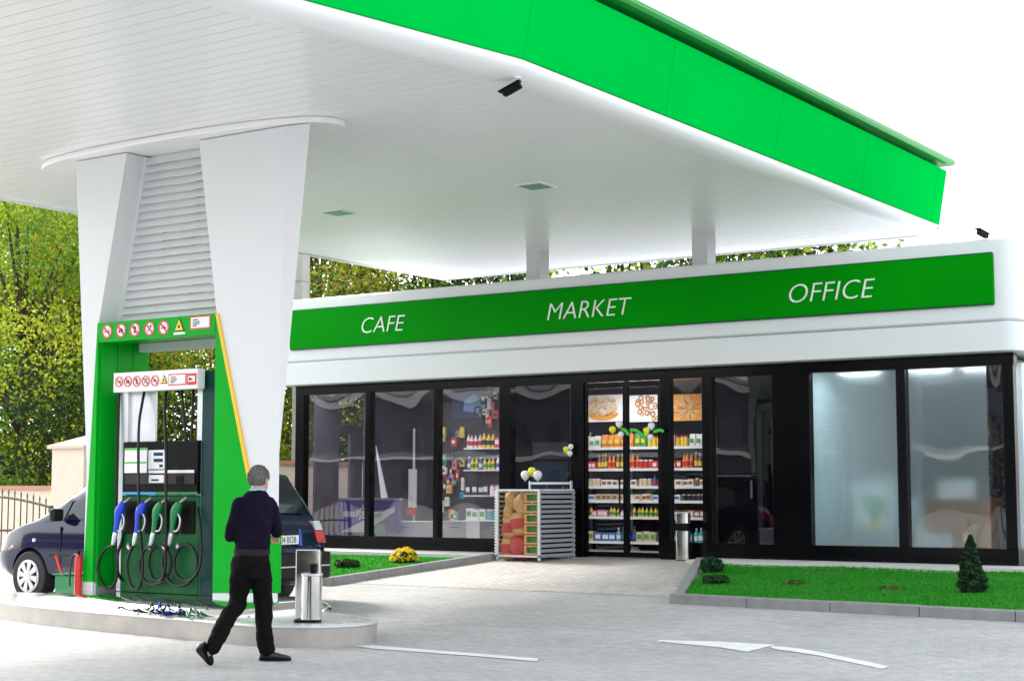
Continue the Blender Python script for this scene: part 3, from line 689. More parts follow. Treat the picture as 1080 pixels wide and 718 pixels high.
# posters above the shelves
def poster(px0, px1, py0, py1, kind, label):
    a, b = at(px0, py0, SHY), at(px1, py1, SHY); w_, h_ = b.x - a.x, a.z - b.z
    mb = MB(); mb.mi = 0; mb.box(a.x, b.x, SHY + .02, SHY + .04, b.z, a.z); y = SHY + .018
    rg = random.Random(kind)
    if kind == 0:
        mb.mi = 2; mb.prism([(a.x + w_ * (.45 + .42 * math.cos(PI + PI * t / 10)), y, b.z + h_ * (.32 + .28 * math.sin(PI + PI * t / 10))) for t in range(11)], (0, -.003, 0))
        for i in range(80):
            c = (a.x + w_ * rg.uniform(.05, .80), y - .004 - .0002 * i, b.z + h_ * rg.uniform(.28, .88)); q_ = h_ * rg.uniform(.045, .075); mb.mi = 3; mb.disc((c[0] + .006, c[1] + .0001, c[2] - .008), q_, t=.0001, n=10, sx=1.3); mb.mi = 4 if i % 3 == 0 else 1; mb.disc(c, q_, t=.0001, n=10, sx=1.3)
    elif kind == 1:
        for i in range(30):
            c = (a.x + w_ * rg.uniform(.25, .93), y - .0006 * i, b.z + h_ * rg.uniform(.1, .9)); r_ = h_ * rg.uniform(.07, .12)
            mb.mi = 3; mb.disc(c, r_, t=.0004, n=14); mb.mi = 4 if i % 2 else 1; mb.disc((c[0], c[1] - .0004, c[2]), r_ * .55, t=.0001, n=12)
    else:
        mb.mi = 2; mb.box(a.x, b.x, SHY + .012, SHY + .018, b.z, a.z)
        for i in range(110):
            c = Vector((a.x + w_ * rg.uniform(.4, .6), SHY + .008 - .0002 * (i % 19), b.z + h_ * .42)); an = rg.uniform(0, 2 * PI); d = Vector((math.cos(an), 0, math.sin(an) * .9)); l0, l1 = rg.uniform(.02, .1), rg.uniform(.2, .5)
            mb.mi = (1, 5, 6)[i % 3]; p0 = c + d * l0 * w_; p1 = c + d * l1 * w_
            p1.x = min(max(p1.x, a.x), b.x); p1.z = min(max(p1.z, b.z), a.z); mb.bar(p0, p1, .012 if i % 2 else .02, .0015, (0, 1, 0))
    return single(mb, 'poster', [M['whitep'], M['creamnut'], M['orange'], M['brownp'], M['cream'], mat('pale_orange_print', (.85, .50, .12), .5), mat('deep_orange_print', (.60, .17, .02), .5)], label, 'poster', 'food posters above the shelving')
poster(618, 657, 417, 444, 0, 'poster of nuts in an orange bowl above the door shelves')
poster(663, 697, 417, 444, 1, 'poster of sliced sweets on white above the door shelves')
poster(709, 741, 416, 443, 2, 'orange poster of fried snacks above the narrow side window')

# goods
GM = {}
def gm(c):
    if c not in GM: GM[c] = mat('goods_colour', c, .4, var=.15, scale=40)
    return GM[c]
PAL = dict(red=(.55, .03, .03), orange=(.75, .25, .03), yellow=(.75, .55, .05), green=(.08, .32, .07), blue=(.04, .12, .48), white=(.72, .72, .70), brown=(.22, .10, .04), cream=(.62, .50, .32), dark=(.03, .03, .04), pink=(.65, .22, .30), teal=(.05, .35, .38))
def goods_mesh(kind, w_, h_, col, capc):
    mb = MB()
    if kind == 'bottle':
        mb.mi = 0; mb.lathe((0, 0, 0), [(w_ * .42, 0), (w_ * .45, .02), (w_ * .45, h_ * .6), (w_ * .2, h_ * .8), (w_ * .16, h_ * .9)], 10); mb.mi = 1; mb.lathe((0, 0, h_ * .9), [(w_ * .19, 0), (w_ * .19, h_ * .1)], 8)
        mb.lathe((0, 0, h_ * .18), [(w_ * .455, 0), (w_ * .46, .005), (w_ * .46, h_ * .3), (w_ * .455, h_ * .305)], 10)
    elif kind == 'jar':
        mb.mi = 0; mb.lathe((0, 0, 0), [(w_ * .42, 0), (w_ * .48, .015), (w_ * .48, h_ * .78), (w_ * .4, h_ * .84)], 10); mb.mi = 1; mb.lathe((0, 0, h_ * .84), [(w_ * .43, 0), (w_ * .43, h_ * .16)], 10)
    elif kind == 'bag':
        mb.mi = 0
        mb.prism([(-w_ * .46, -.03, 0), (w_ * .46, -.03, 0), (w_ * .5, -.05, h_ * .4), (w_ * .44, -.02, h_), (-w_ * .44, -.02, h_), (-w_ * .5, -.05, h_ * .4)], (0, .07, 0)); mb.mi = 1; mb.box(-w_ * .3, w_ * .3, -.056, -.05, h_ * .3, h_ * .62)
    else:
        mb.mi = 0; mb.box(-w_ * .48, w_ * .48, -.05, .05, 0, h_); mb.mi = 1; mb.box(-w_ * .36, w_ * .36, -.053, -.05, h_ * .3, h_ * .75)
    me = bpy.data.meshes.new('goods'); me.from_pydata(mb.v, [], mb.f); me.polygons.foreach_set('material_index', mb.m)
    bm = bmesh.new(); bm.from_mesh(me); bmesh.ops.recalc_face_normals(bm, faces=bm.faces); bm.to_mesh(me); bm.free()
    me.materials.append(gm(col)); me.materials.append(gm(capc)); return me
GC = {}
rg = random.Random(5)
def goods_row(x0, x1, z, Y, spec, where, group, dens=1.):
    """spec: list of (kind, colour, cap, width, height); runs of two or three of a kind side by side"""
    x = x0
    while x < x1 - .06:
        kind, c, cp, w_, h_ = rg.choice(spec); w_ *= .9
        for r_ in range(rg.choice((1, 2, 3, 3))):
            if x + w_ > x1: return
            key = (kind, c, cp, w_, h_)
            if key not in GC: GC[key] = goods_mesh(kind, w_, h_, PAL[c], PAL[cp])
            o = bpy.data.objects.new({'bag': 'snack_bag', 'box': 'carton'}.get(kind, kind), GC[key]); COL.objects.link(o); o.location = (x + w_ / 2, Y + rg.uniform(.06, .10), z + .001)
            o.rotation_euler = (0, 0, rg.uniform(-.12, .12)); s_ = rg.uniform(.94, 1.05); o.scale = (1, 1, s_)
            tag(o, '%s %s with %s label %s' % (c, {'bag': 'snack bag', 'box': 'carton'}.get(kind, kind), cp, where), {'bag': 'bag', 'box': 'carton'}.get(kind, kind), group)
            x += w_ * 1.03
        x += rg.uniform(.0, .03)
Z = shelf_z
goods_row(sx0 + .02, sx1 - .02, Z[0], SHY, [('bag', 'orange', 'yellow', .14, .24), ('bag', 'green', 'yellow', .13, .25), ('box', 'cream', 'red', .11, .20), ('jar', 'yellow', 'red', .09, .19), ('bag', 'white', 'green', .14, .22)], 'on the top shelf behind the door', 'goods on the top door shelf')
goods_row(sx0 + .02, sx1 - .02, Z[1], SHY, [('jar', 'red', 'white', .10, .16), ('bottle', 'brown', 'yellow', .08, .27), ('box', 'red', 'white', .10, .14), ('bottle', 'orange', 'red', .08, .26)], 'on the second shelf behind the door', 'goods on the second door shelf')
goods_row(sx0 + .02, sx1 - .02, Z[2], SHY, [('jar', 'cream', 'white', .10, .14), ('bottle', 'blue', 'red', .08, .20), ('box', 'white', 'brown', .13, .12), ('jar', 'brown', 'cream', .09, .15)], 'on the third shelf behind the door', 'goods on the third door shelf')
goods_row(sx0 + .02, sx1 - .02, Z[3], SHY, [('jar', 'white', 'teal', .11, .13), ('box', 'white', 'blue', .15, .11), ('jar', 'dark', 'cream', .09, .12), ('box', 'cream', 'brown', .12, .12)], 'on the fourth shelf behind the door', 'goods on the fourth door shelf')
goods_row(sx0 + .02, sx1 - .02, Z[4], SHY, [('box', 'brown', 'white', .12, .13), ('box', 'pink', 'white', .12, .12), ('bottle', 'yellow', 'green', .08, .18), ('jar', 'red', 'cream', .10, .13)], 'on the fifth shelf behind the door', 'goods on the fifth door shelf')
goods_row(sx0 + .02, sx1 - .02, Z[5], SHY, [('box', 'blue', 'white', .16, .16), ('bottle', 'dark', 'blue', .10, .27), ('bottle', 'teal', 'white', .10, .26), ('box', 'cream', 'green', .14, .18)], 'on the lowest shelf behind the door', 'goods on the lowest door shelf')

# accessories wall behind the third left-hand window
AY = 24.2
ax0, ax1 = at(489, 480, AY).x, at(529, 480, AY).x
aw = thing('accessory_shelving', ((ax0 + ax1) / 2, AY, ZS + .03), 'grey shelving of car accessories behind the third shop window', 'shelving')
mb = MB(); mb.box(at(455, 480, AY).x, ax1, AY + .35, AY + .38, ZS + .03, 3.2); mb.build('back_panel', M['inwall'], aw)
az = [at(508, y, AY).z for y in (472, 495, 522, 548)]
for z in az:
    mb = MB(); mb.box(ax0, ax1, AY, AY + .345, z - .025, z); s_ = mb.build('shelf', M['shelfw'], aw)
goods_row(ax0 + .02, ax1 - .01, az[0], AY, [('bottle', 'white', 'red', .09, .26), ('bottle', 'yellow', 'dark', .10, .28), ('box', 'red', 'white', .12, .2)], 'on the upper accessory shelf', 'goods on the accessory shelves')
goods_row(ax0 + .02, ax1 - .01, az[1], AY, [('bottle', 'blue', 'white', .09, .24), ('bottle', 'yellow', 'green', .09, .22), ('bottle', 'white', 'blue', .09, .25)], 'on the second accessory shelf', 'goods on the accessory shelves')
goods_row(ax0 + .02, ax1 - .01, az[2], AY, [('jar', 'white', 'pink', .12, .18), ('box', 'dark', 'white', .14, .2)], 'on the third accessory shelf', 'goods on the accessory shelves')
goods_row(ax0 + .02, ax1 - .01, az[3], AY, [('jar', 'teal', 'white', .14, .2), ('box', 'white', 'green', .16, .2)], 'on the lowest accessory shelf', 'goods on the accessory shelves')
a, b = at(466, 408, AY), at(506, 440, AY); mb = MB(); mb.mi = 0; mb.box(a.x, b.x, AY + .32, AY + .34, b.z, a.z)
mb.mi = 1; mb.prism([(a.x + (b.x - a.x) * u, AY + .318, b.z + (a.z - b.z) * v) for u, v in ((.3, .25), (.95, .12), (.98, .35), (.8, .5), (.6, .78), (.35, .6))], (0, -.004, 0)); mb.mi = 2; mb.disc((a.x + (b.x - a.x) * .7, AY + .312, b.z + (a.z - b.z) * .25), .09, t=.003, n=18); mb.mi = 1; mb.disc((a.x + (b.x - a.x) * .7, AY + .308, b.z + (a.z - b.z) * .25), .055, t=.003, n=18)
single(mb, 'poster', [mat('poster_dark_blue', (.02, .05, .12), .4), mat('poster_light_blue', (.18, .36, .55), .4), M['glyph']], 'dark blue poster of a pale car above the accessory shelves', 'poster')
# hanging goods on hooks left of the shelves
rr = random.Random(11)
cs = ['red', 'yellow', 'green', 'blue', 'white', 'dark', 'teal', 'pink', 'dark', 'white']
for i in range(44):
    px = rr.uniform(467, 489) if i < 32 else rr.uniform(507, 527); py = rr.uniform(448, 540) if i < 32 else rr.uniform(410, 440)
    c = rr.choice(cs if i < 32 else ['red', 'red', 'dark', 'white']); p = at(px, py, AY + .25); w_, h_ = rr.uniform(.06, .13), rr.uniform(.10, .24)
    mb = MB(); mb.mi = 0; mb.prism([(p.x - w_ / 2, p.y, p.z - h_), (p.x + w_ / 2, p.y, p.z - h_), (p.x + w_ / 2, p.y, p.z - .02), (p.x + .02, p.y, p.z), (p.x - .02, p.y, p.z), (p.x - w_ / 2, p.y, p.z - .02)], (0, -.03 - .02 * rr.random(), 0))
    mb.mi = 1; mb.box(p.x - w_ * .3, p.x + w_ * .3, p.y - .055, p.y - .052, p.z - h_ * .7, p.z - h_ * .35)
    single(mb, 'blister_pack', [gm(PAL[c]), gm(PAL[rr.choice(cs)])], '%s packet hanging on the accessory wall %s' % (c, 'left of the shelves' if i < 32 else 'beside the dark blue poster'), 'packet', 'packets hung on the accessory wall')
# tall red and white stand
p0, p1 = at(437, 440, 25.2), at(446, 525, 25.2)
st = thing('display_stand', (p0.x, 25.2, ZS + .03), 'thin red and white display stand behind the second shop window', 'display stand')
mb = MB(); mb.cyl((p0.x, 25.2, ZS + .04), (p0.x, 25.2, 2.75), .025, n=10); mb.build('pole', M['whitep'], st)
mb = MB(); mb.cyl((p0.x, 25.2, ZS + .03), (p0.x, 25.2, ZS + .07), .22, n=20); mb.build('base', M['red'], st)
mb = MB(); mb.box(p0.x - .10, p0.x + .10, 25.15, 25.17, 1.2, 1.95); mb.build('panel', M['whitep'], st)
mb = MB(); mb.box(p0.x - .11, p0.x + .11, 25.10, 25.145, 1.05, 1.18); mb.build('tray', M['red'], st)
# purple advertising board
a, b = at(358, 527, 22.85), at(421, 563, 22.85)
pb = thing('advertising_board', ((a.x + b.x) / 2, 22.85, b.z), 'purple advertising board with a white crest behind the left window', 'advertising board')
mb = MB(); mb.box(a.x, b.x, 22.85, 22.9, b.z, a.z); mb.build('panel', M['purple'], pb)
mb = MB(); mb.box(a.x - .02, b.x + .02, 22.84, 22.91, a.z, a.z + .04); mb.box(a.x - .02, a.x, 22.84, 22.91, .72, a.z); mb.build('frame', M['greymetal'], pb)
mb = MB(); cx_, cz_ = a.x + .40 * (b.x - a.x), b.z + .62 * (a.z - b.z)
mb.mi = 0; mb.disc((cx_, 22.847, cz_), .10, t=.003, n=24, r2=.075)
for i in range(5): an = PI / 2 + i * 2 * PI / 5; mb.bar((cx_, 22.846, cz_), (cx_ + .15 * math.cos(an), 22.846, cz_ + .15 * math.sin(an)), .025, .004, (0, 1, 0))
for i in range(5): mb.box(a.x + .1 + i * .075, a.x + .15 + i * .075, 22.844, 22.848, b.z + .30, b.z + .40)
mb.box(a.x + .78, a.x + 1.0, 22.844, 22.848, b.z + .31, b.z + .40)
mb.mi = 1; mb.prism([(a.x + .05, 22.847, b.z + .02), (a.x + .6, 22.847, b.z + .02), (b.x - .1, 22.847, b.z + .4), (b.x - .1, 22.847, b.z + .5), (a.x + .5, 22.847, b.z + .2)], (0, -.003, 0))
mb.mi = 2; mb.prism([(a.x + .6, 22.847, b.z + .02), (b.x - .3, 22.847, b.z + .02), (b.x - .35, 22.847, b.z + .2)], (0, -.003, 0)); mb.build('crest', [M['whitep'], M['balw'], M['balg']], pb)
# white counters low behind the glass
for px0, px1, py0, py1, Y, lab in ((396, 459, 549, 566, 23.0, 'long white counter low behind the second shop window'), (466, 492, 549, 566, 23.0, 'short white counter low behind the third shop window'), (801, 845, 557, 574, 22.9, 'white storage box on the floor beside the office window')):
    a, b = at(px0, py0, Y), at(px1, py1, Y); c = thing('counter', ((a.x + b.x) / 2, Y, ZS + .03), lab, 'counter')
    mb = MB(); mb.box(a.x, b.x, Y, Y + .4, ZS + .035, a.z - .02); mb.build('body', M['shelfw'], c, bevel=.006)
    mb = MB(); mb.box(a.x - .01, b.x + .01, Y - .01, Y + .41, a.z - .018, a.z); mb.build('worktop', M['whitep'], c)
    mb = MB(); mb.box((a.x + b.x) / 2 - .1, (a.x + b.x) / 2 + .1, Y - .012, Y - .001, a.z - .12, a.z - .10); mb.build('handle', M['greymetal'], c)
# display panels leaning: pale diagonal banner and dark fridge
mb = MB(); a = at(396, 470, 24.3); b = at(407, 525, 24.3); mb.prism([(a.x, 24.3, a.z), (b.x + .03, 24.3, b.z), (b.x - .12, 24.3, b.z)], (0, .03, 0)); single(mb, 'pennant', [M['whitep']], 'pale triangular pennant inside the second shop window', 'pennant')
fr = thing('drinks_fridge', (at(585, 500, 24.6).x, 24.8, ZS + .03), 'tall dark glass-fronted drinks fridge left of the doors', 'fridge')
a, b = at(560, 460, 24.6), at(600, 560, 24.6)
mb = MB(); mb.box(a.x, b.x, 24.64, 25.2, ZS + .035, 2.45); mb.build('cabinet', M['blackm'], fr, bevel=.01)
mb = MB(); mb.box(a.x + .04, b.x - .04, 24.60, 24.635, ZS + .15, 2.05); mb.build('door', M['lcd'], fr)
mb = MB(); mb.box(a.x + .03, b.x - .03, 24.61, 24.638, 2.1, 2.4); mb.build('header', M['panelgrey'], fr)
mb = MB(); mb.cyl((b.x - .1, 24.56, 1.1), (b.x - .1, 24.56, 1.6), .012, n=8); mb.build('handle', M['alu'], fr)
# inner corridor door, right of the doors
dr = thing('inner_door', (at(775, 500, 25.0).x, 25.0, ZS + .03), 'dark inner door standing behind the tinted window', 'door')
a, b = at(757, 450, 25.0), at(800, 560, 25.0)
mb = MB(); mb.box(a.x, b.x, 25.0, 25.06, ZS + .035, 2.75); mb.build('leaf', M['blackm'], dr)
mb = MB(); mb.box(a.x - .1, a.x - .005, 24.97, 25.09, ZS + .035, 2.85); mb.box(b.x + .005, b.x + .1, 24.97, 25.09, ZS + .035, 2.85); mb.build('frame', M['panelgrey'], dr)
mb = MB(); mb.cyl((b.x - .1, 24.96, 1.4), (b.x - .1, 24.96, 1.7), .02, n=8); mb.build('handle', M['alu'], dr)
cl = at(822, 525, 26.0); mb = MB(); mb.mi = 0; mb.box(cl.x - .16, cl.x + .16, 25.9, 26.2, ZS + .033, 1.05); mb.mi = 1; mb.box(cl.x - .13, cl.x + .05, 25.95, 26.15, 1.052, 1.32); mb.mi = 2; mb.box(cl.x - .17, cl.x + .17, 25.895, 25.899, .7, .85)
single(mb, 'drinks_crate', [M['red'], M['blue'], M['whitep']], 'red crate with blue pack behind the tinted window', 'crate')
# office furniture behind frosted glass
dk = thing('office_desk', (at(1008, 550, 23.0).x, 23.2, ZS + .03), 'brown office desk blurred behind the frosted glass', 'desk')
a, b = at(975, 526, 23.0), at(1043, 574, 23.0)
mb = MB(); mb.box(a.x, b.x - .05, 23.0, 23.04, ZS + .04, a.z - .03); mb.build('front_panel', M['brown'], dk); mb = MB(); mb.box(a.x - .03, b.x - .03, 22.98, 23.7, a.z - .028, a.z); mb.build('desktop', M['brown'], dk)
for x in (a.x, b.x - .09): mb = MB(); mb.box(x, x + .04, 23.045, 23.65, ZS + .04, a.z - .03); mb.build('side_panel', M['brown'], dk)
for px0, px1, py0, py1, Y, lab, m in ((862, 902, 505, 574, 23.35, 'tall pale cupboard blurred behind the left frosted pane', 'whitep'), (903, 947, 558, 576, 23.0, 'low white cabinet blurred under the green plant', 'whitep'), (960, 1003, 561, 576, 22.9, 'low white cabinet blurred before the brown desk', 'whitep'), (988, 1028, 505, 525, 23.15, 'white screen standing on the brown office desk', 'whitep')):
    a, b = at(px0, py0, Y), at(px1, py1, Y); z0 = ZS + .035 if 'screen' not in lab else at(1000, 526, 23.0).z + .002; c = thing('screen' if 'screen' in lab else 'cabinet', ((a.x + b.x) / 2, Y, z0), lab, 'screen' if 'screen' in lab else 'cabinet')
    mb = MB(); dpt = .05 if 'screen' in lab or 'brown' in lab else .35; mb.box(a.x, b.x, Y, Y + dpt, z0, a.z - .01); mb.build('body', M[m], c); mb = MB(); mb.box(a.x - .01, b.x + .01, Y - .003, Y + dpt + .003, a.z - .008, a.z); mb.build('top', M['shelfw'], c)
ptp = at(922, 550, 23.1); PZ = at(922, 558, 23.0).z + .002; pp = thing('potted_plant', (ptp.x, 23.15, PZ), 'green potted plant blurred behind the frosted glass', 'plant')
mb = MB(); mb.lathe((ptp.x, 23.15, PZ), [(.06, 0), (.09, .14)], 14); mb.build('pot', M['baly'], pp)
mb = MB()
for i in range(14):
    an = i * 2.4; d = Vector((math.cos(an), math.sin(an) * .5, 0)); b0 = Vector((ptp.x, 23.15, PZ + .14)); mb.prism([b0 - d.cross(Vector((0, 0, 1))) * .02, b0 + d.cross(Vector((0, 0, 1))) * .02, b0 + d * .15 + Vector((0, 0, .22)), b0 + d * .2 + Vector((0, 0, .4))], (.004, .004, 0))
mb.build('leaves', M['balg'], pp)

# low pale screens added to brighten the lower half of the frosted panes
for px0, px1, py0, Y, lab in ((905, 946, 506, 23.7, 'added pale screen brightening the frosted pane beside the tall cupboard'), (959, 972, 524, 23.7, 'added pale screen brightening the frosted pane left of the brown desk')):
    a, b = at(px0, py0, Y), at(px1, 574, Y); c = thing('added_screen', ((a.x + b.x) / 2, Y, ZS + .035), lab, 'screen')
    mb = MB(); mb.box(a.x, b.x, Y, Y + .04, ZS + .06, a.z); mb.build('panel', M['inwhite'], c); mb = MB(); mb.box(a.x - .02, b.x + .02, Y - .06, Y + .10, ZS + .034, ZS + .059); mb.build('foot', M['greymetal'], c)
# added building behind the camera, unseen itself, to shape the shop glass reflections
ob = thing('added_building', (-48, -34, 0), 'added dark grey building behind the camera mirrored in the shop glass', 'building')
mb = MB(); mb.box(-95, -10, -44, -34, -.2, 8.2); mb.build('wall', mat('grey_brick', (.12, .11, .135), .8, var=.2, scale=2), ob)
mb = MB(); mb.box(-95.5, -9.5, -44.5, -33.5, 8.205, 8.5); mb.build('roof', M['greymetal'], ob)
mb = MB(); mb.box(-95, -10, -33.98, -33.7, 7.75, 8.15); mb.build('upper_streak_band', M['trim'], ob)  # white band added to give bright arcs in the pane reflections
mb = MB(); mb.box(-95, -10, -33.98, -33.8, 3.4, 3.65); mb.build('lower_streak_band', M['trim'], ob)  # second white band, added for pale streaks in the reflections
for i in range(14):
    for z in (1.0, 4.3): x = -92 + i * 5.9; mb = MB(); mb.box(x, x + 2.2, -33.99, -33.95, z, z + 1.7); mb.build('window', M['lcd'], ob)
# ------------------------------------------------------------------ balloons
def balloon(p, r, m, label, group):
    mb = MB(); mb.lathe(p, [(r * .02, -r * 1.32), (r * .10, -r * 1.30), (r * .05, -r * 1.2), (r * .30, -r * 1.0), (r * .66, -r * .72), (r * .92, -r * .25), (r, .12 * r), (r * .9, r * .52), (r * .62, r * .84), (r * .25, r * 1.0), (r * .02, r * 1.03)], 16)
    return single(mb, 'balloon', [M[m]], label, 'balloon', group, smooth=True)
YD = YS - .14
for px, py, r, m, lab in ((646, 453, .10, 'baly', 'yellow balloon on the left sliding door'), (653, 447, .10, 'balw', 'upper white balloon beside the yellow one, left sliding door'), (655, 458, .09, 'balw', 'lower white balloon below the yellow one, left sliding door'),
                          (682, 454, .10, 'baly', 'yellow balloon on the right sliding door'), (687, 449, .10, 'balw', 'upper white balloon beside the yellow one, right sliding door'), (686, 461, .09, 'balw', 'lower white balloon below the yellow one, right sliding door'),
                          (597, 474, .09, 'baly', 'yellow balloon on the black post left of the doors'), (602, 471, .08, 'balw', 'upper white balloon on the post left of the doors'), (601, 478, .08, 'balw', 'lower white balloon on the post left of the doors')):
    balloon(at(px, py, YD), r * .58, m, lab, 'balloons on the shop doors')
for px, py, r, m, lab in ((561, 496, .10, 'baly', 'yellow balloon on top of the sack rack'), (554, 500, .11, 'balw', 'left white balloon on top of the sack rack'), (567, 500, .11, 'balw', 'right white balloon on top of the sack rack')):
    balloon(at(px, py + 1, 21.9), r * .7, m, lab, 'balloons on the sack rack')
for pts, lab in (([(664, 453), (671, 454), (678, 459), (682, 466)], 'long curved green balloon left of the right door cluster'), ([(689, 456), (695, 453.5), (700, 455)], 'long green balloon right of the right door cluster'), ([(655, 452), (660, 454), (663, 459)], 'long green balloon right of the left door cluster')):
    mb = MB(); ps = spline([at(*p, YD - .01) for p in pts], 6); n_ = len(ps); mb.tube(ps, [0.010 + .018 * min(1, math.sin(PI * min(max(i / (n_ - 1), .0), 1)) * 2.5) for i in range(n_)], 10)
    single(mb, 'long_balloon', [M['balg']], lab, 'balloon', 'balloons on the shop doors', smooth=True)

# ------------------------------------------------------------------ sack rack
RX0, RX1, RY0, RY1 = -14.72, -13.92, 21.25, 22.25; RZ = .43; RH = 1.12
rk = thing('sack_rack', ((RX0 + RX1) / 2, (RY0 + RY1) / 2, RZ), 'grey slatted metal rack of sacks beside the shop doors', 'rack')
mb = MB()
for x in (RX0, RX1):
    for y in (RY0, RY1): mb.box(x - .02, x + .02, y - .02, y + .02, RZ, RZ + RH)
mb.build('post', M['alu'], rk, bevel=.003)
mb = MB()
for i in range(14):
    z = RZ + .08 + i * (RH - .12) / 13; mb.prism([(RX1 + .022, RY0 + .0, z - .022), (RX1 + .05, RY0, z - .028), (RX1 + .03, RY0, z + .018), (RX1 + .022, RY0, z + .022)], (0, RY1 - RY0, 0)); 
mb.build('side_slats', M['greymetal'], rk)
mb = MB()
for i in range(14): z = RZ + .08 + i * (RH - .12) / 13; mb.box(RX0 - .04, RX0 - .022, RY0, RY1, z - .02, z + .02)
mb.build('side_slats', M['greymetal'], rk)
mb = MB(); mb.box(RX1 - .02, RX1 - .005, RY0 + .03, RY1 - .03, RZ + .09, RZ + RH - .03); mb.build('gap_dark_sheet', M['blackm'], rk)  # black sheet added to keep the gaps between the slats dark
mb = MB(); mb.box(RX0, RX1, RY1 + .022, RY1 + .03, RZ + .05, RZ + RH - .03); mb.build('back_sheet', M['greymetal'], rk)
mb = MB(); mb.box(RX0 - .02, RX1 + .02, RY0 - .02, RY1, RZ + .05, RZ + .08); mb.build('base_tray', M['alu'], rk); mb = MB(); mb.box(RX0 + .02, RX1 - .02, RY0 - .015, RY0 + .01, RZ + RH - .03, RZ + RH)
for i in range(9): y = RY0 + .1 + i * .1; mb.box(RX0 + .02, RX1 - .02, y, y + .03, RZ + RH - .025, RZ + RH - .005)
mb.build('top_grid', M['alu'], rk)
# perforated strip on the front left
mb = MB()
for i in range(22): z = RZ + .08 + i * .047; mb.box(RX0 - .045, RX0 - .022, RY0 - .022, RY0 - .016, z, z + .03)
mb.build('perforated_strip', M['whitep'], rk)
# taller rack behind
r2 = thing('tray_rack', (-14.1, 22.38, .44), 'taller grey slatted rack behind the sack rack', 'rack')
mb = MB(); x0, x1 = at(559, 512, 22.4).x, at(604, 512, 22.4).x
for x in (x0, x1 - .03): mb.box(x, x + .03, 22.36, 22.40, .44, at(580, 507, 22.4).z)
mb.build('post', M['alu'], r2)
mb = MB(); zt = at(580, 507, 22.4).z
for i in range(9): z = zt - .02 - i * .115; mb.box(x0 + .03, x1 - .03, 22.365, 22.385, z - .035, z)
mb.build('slats', M['alu'], r2)
# sacks
def sack(px, py, w_, h_, cols, label, rot=0.):
    p = at(px, py, RY0 + .16); mb = MB(); n_, m_ = 14, 10; vs = []; fs = []
    for j in range(m_ + 1):
        v = j / m_
        for i in range(n_):
            t = 2 * PI * i / n_; pr = (1 - abs(2 * v - 1) ** 3.2) ** .5 * .9 + .1
            x = w_ / 2 * 1.12 * math.copysign(abs(math.cos(t)) ** .8, math.cos(t)) * (.62 + .38 * pr) * (1 + .10 * math.sin(9 * v + px) + .04 * math.sin(5 * t + px)); y = .15 * math.sin(t) * pr * (1 + .08 * math.sin(6 * v + 4 * t))
            vs.append(Vector((x + .01 * math.sin(7 * v + py), y + .008 * math.sin(11 * v + 3 * t), (v - .5) * h_)))
    mtx = Matrix.Rotation(rot, 3, 'Y'); vs = [Vector(p) + mtx @ v for v in vs]
    for j in range(m_):
        for i in range(n_):
            mb.mi = 0 if not (3 <= j <= 6) else (1 if i in (9, 10, 11, 12) else 0); 
            if i in (8, 13, 0) and 2 <= j <= 7: mb.mi = 2
            s_ = len(mb.v)
            mb.f.append((j * n_ + i, j * n_ + (i + 1) % n_, (j + 1) * n_ + (i + 1) % n_, (j + 1) * n_ + i)); mb.m.append(mb.mi)
    mb.v = [tuple(v) for v in vs]
    mb.f += [list(range(n_))[::-1], list(range(m_ * n_, (m_ + 1) * n_))]; mb.m += [0, 0]
    single(mb, 'sack', [M[c] for c in cols], label, 'sack', 'sacks in the rack', smooth=60)
M['sacko'] = mat('orange_sack', (.46, .25, .10), .7, var=.25, scale=25, bump=.5, bscale=40)
M['sackr'] = mat('red_sack_print', (.36, .035, .03), .6, var=.2, scale=25)
M['sackg'] = mat('green_sack_print', (.04, .17, .03), .6, var=.2, scale=25)
sack(541, 528, .30, .20, ['sacko', 'sacko', 'sacko'], 'plain orange sack at the top left of the rack', R(80))
sack(551, 532, .34, .24, ['sacko', 'sacko', 'sackg'], 'fat orange sack leaning over the top of the rack', R(60))
sack(539, 540, .26, .18, ['sacko', 'sacko', 'sacko'], 'small orange sack second from the top left', R(85))
sack(539, 556, .26, .40, ['sacko', 'sackr', 'sackg'], 'green and red sack in the middle left of the rack')
sack(549, 552, .32, .42, ['sacko', 'sackr', 'sackg'], 'orange sack with red print in the middle of the rack', R(-6))
sack(538, 578, .26, .38, ['sacko', 'sackr', 'sacko'], 'orange sack with red print at the bottom left of the rack')
sack(549, 577, .32, .40, ['sackr', 'sackr', 'sackg'], 'red sack standing at the bottom middle of the rack', R(4))
for i in range(6):
    z = RZ + .085 + i * .165; x0, x1 = RX1 - .31, RX1 - .03; mb = MB(); mb.mi = 0
    mb.box(x0, x0 + .04, RY0 + .03, RY0 + .5, z, z + .15); mb.box(x1 - .04, x1, RY0 + .03, RY0 + .5, z, z + .15); mb.box(x0 + .04, x1 - .04, RY0 + .03, RY0 + .5, z, z + .03); mb.box(x0 + .04, x1 - .04, RY0 + .03, RY0 + .06, z + .125, z + .15)
    mb.mi = 1; mb.box(x0 + .05, x1 - .05, RY0 + .07, RY0 + .45, z + .032, z + .12)
    single(mb, 'firewood_crate', [M['sacko'], M['sackg']], ('lowest', 'second', 'third', 'fourth', 'fifth', 'topmost')[i] + ' orange crate with green packs at the right of the rack', 'crate', 'crates in the rack')

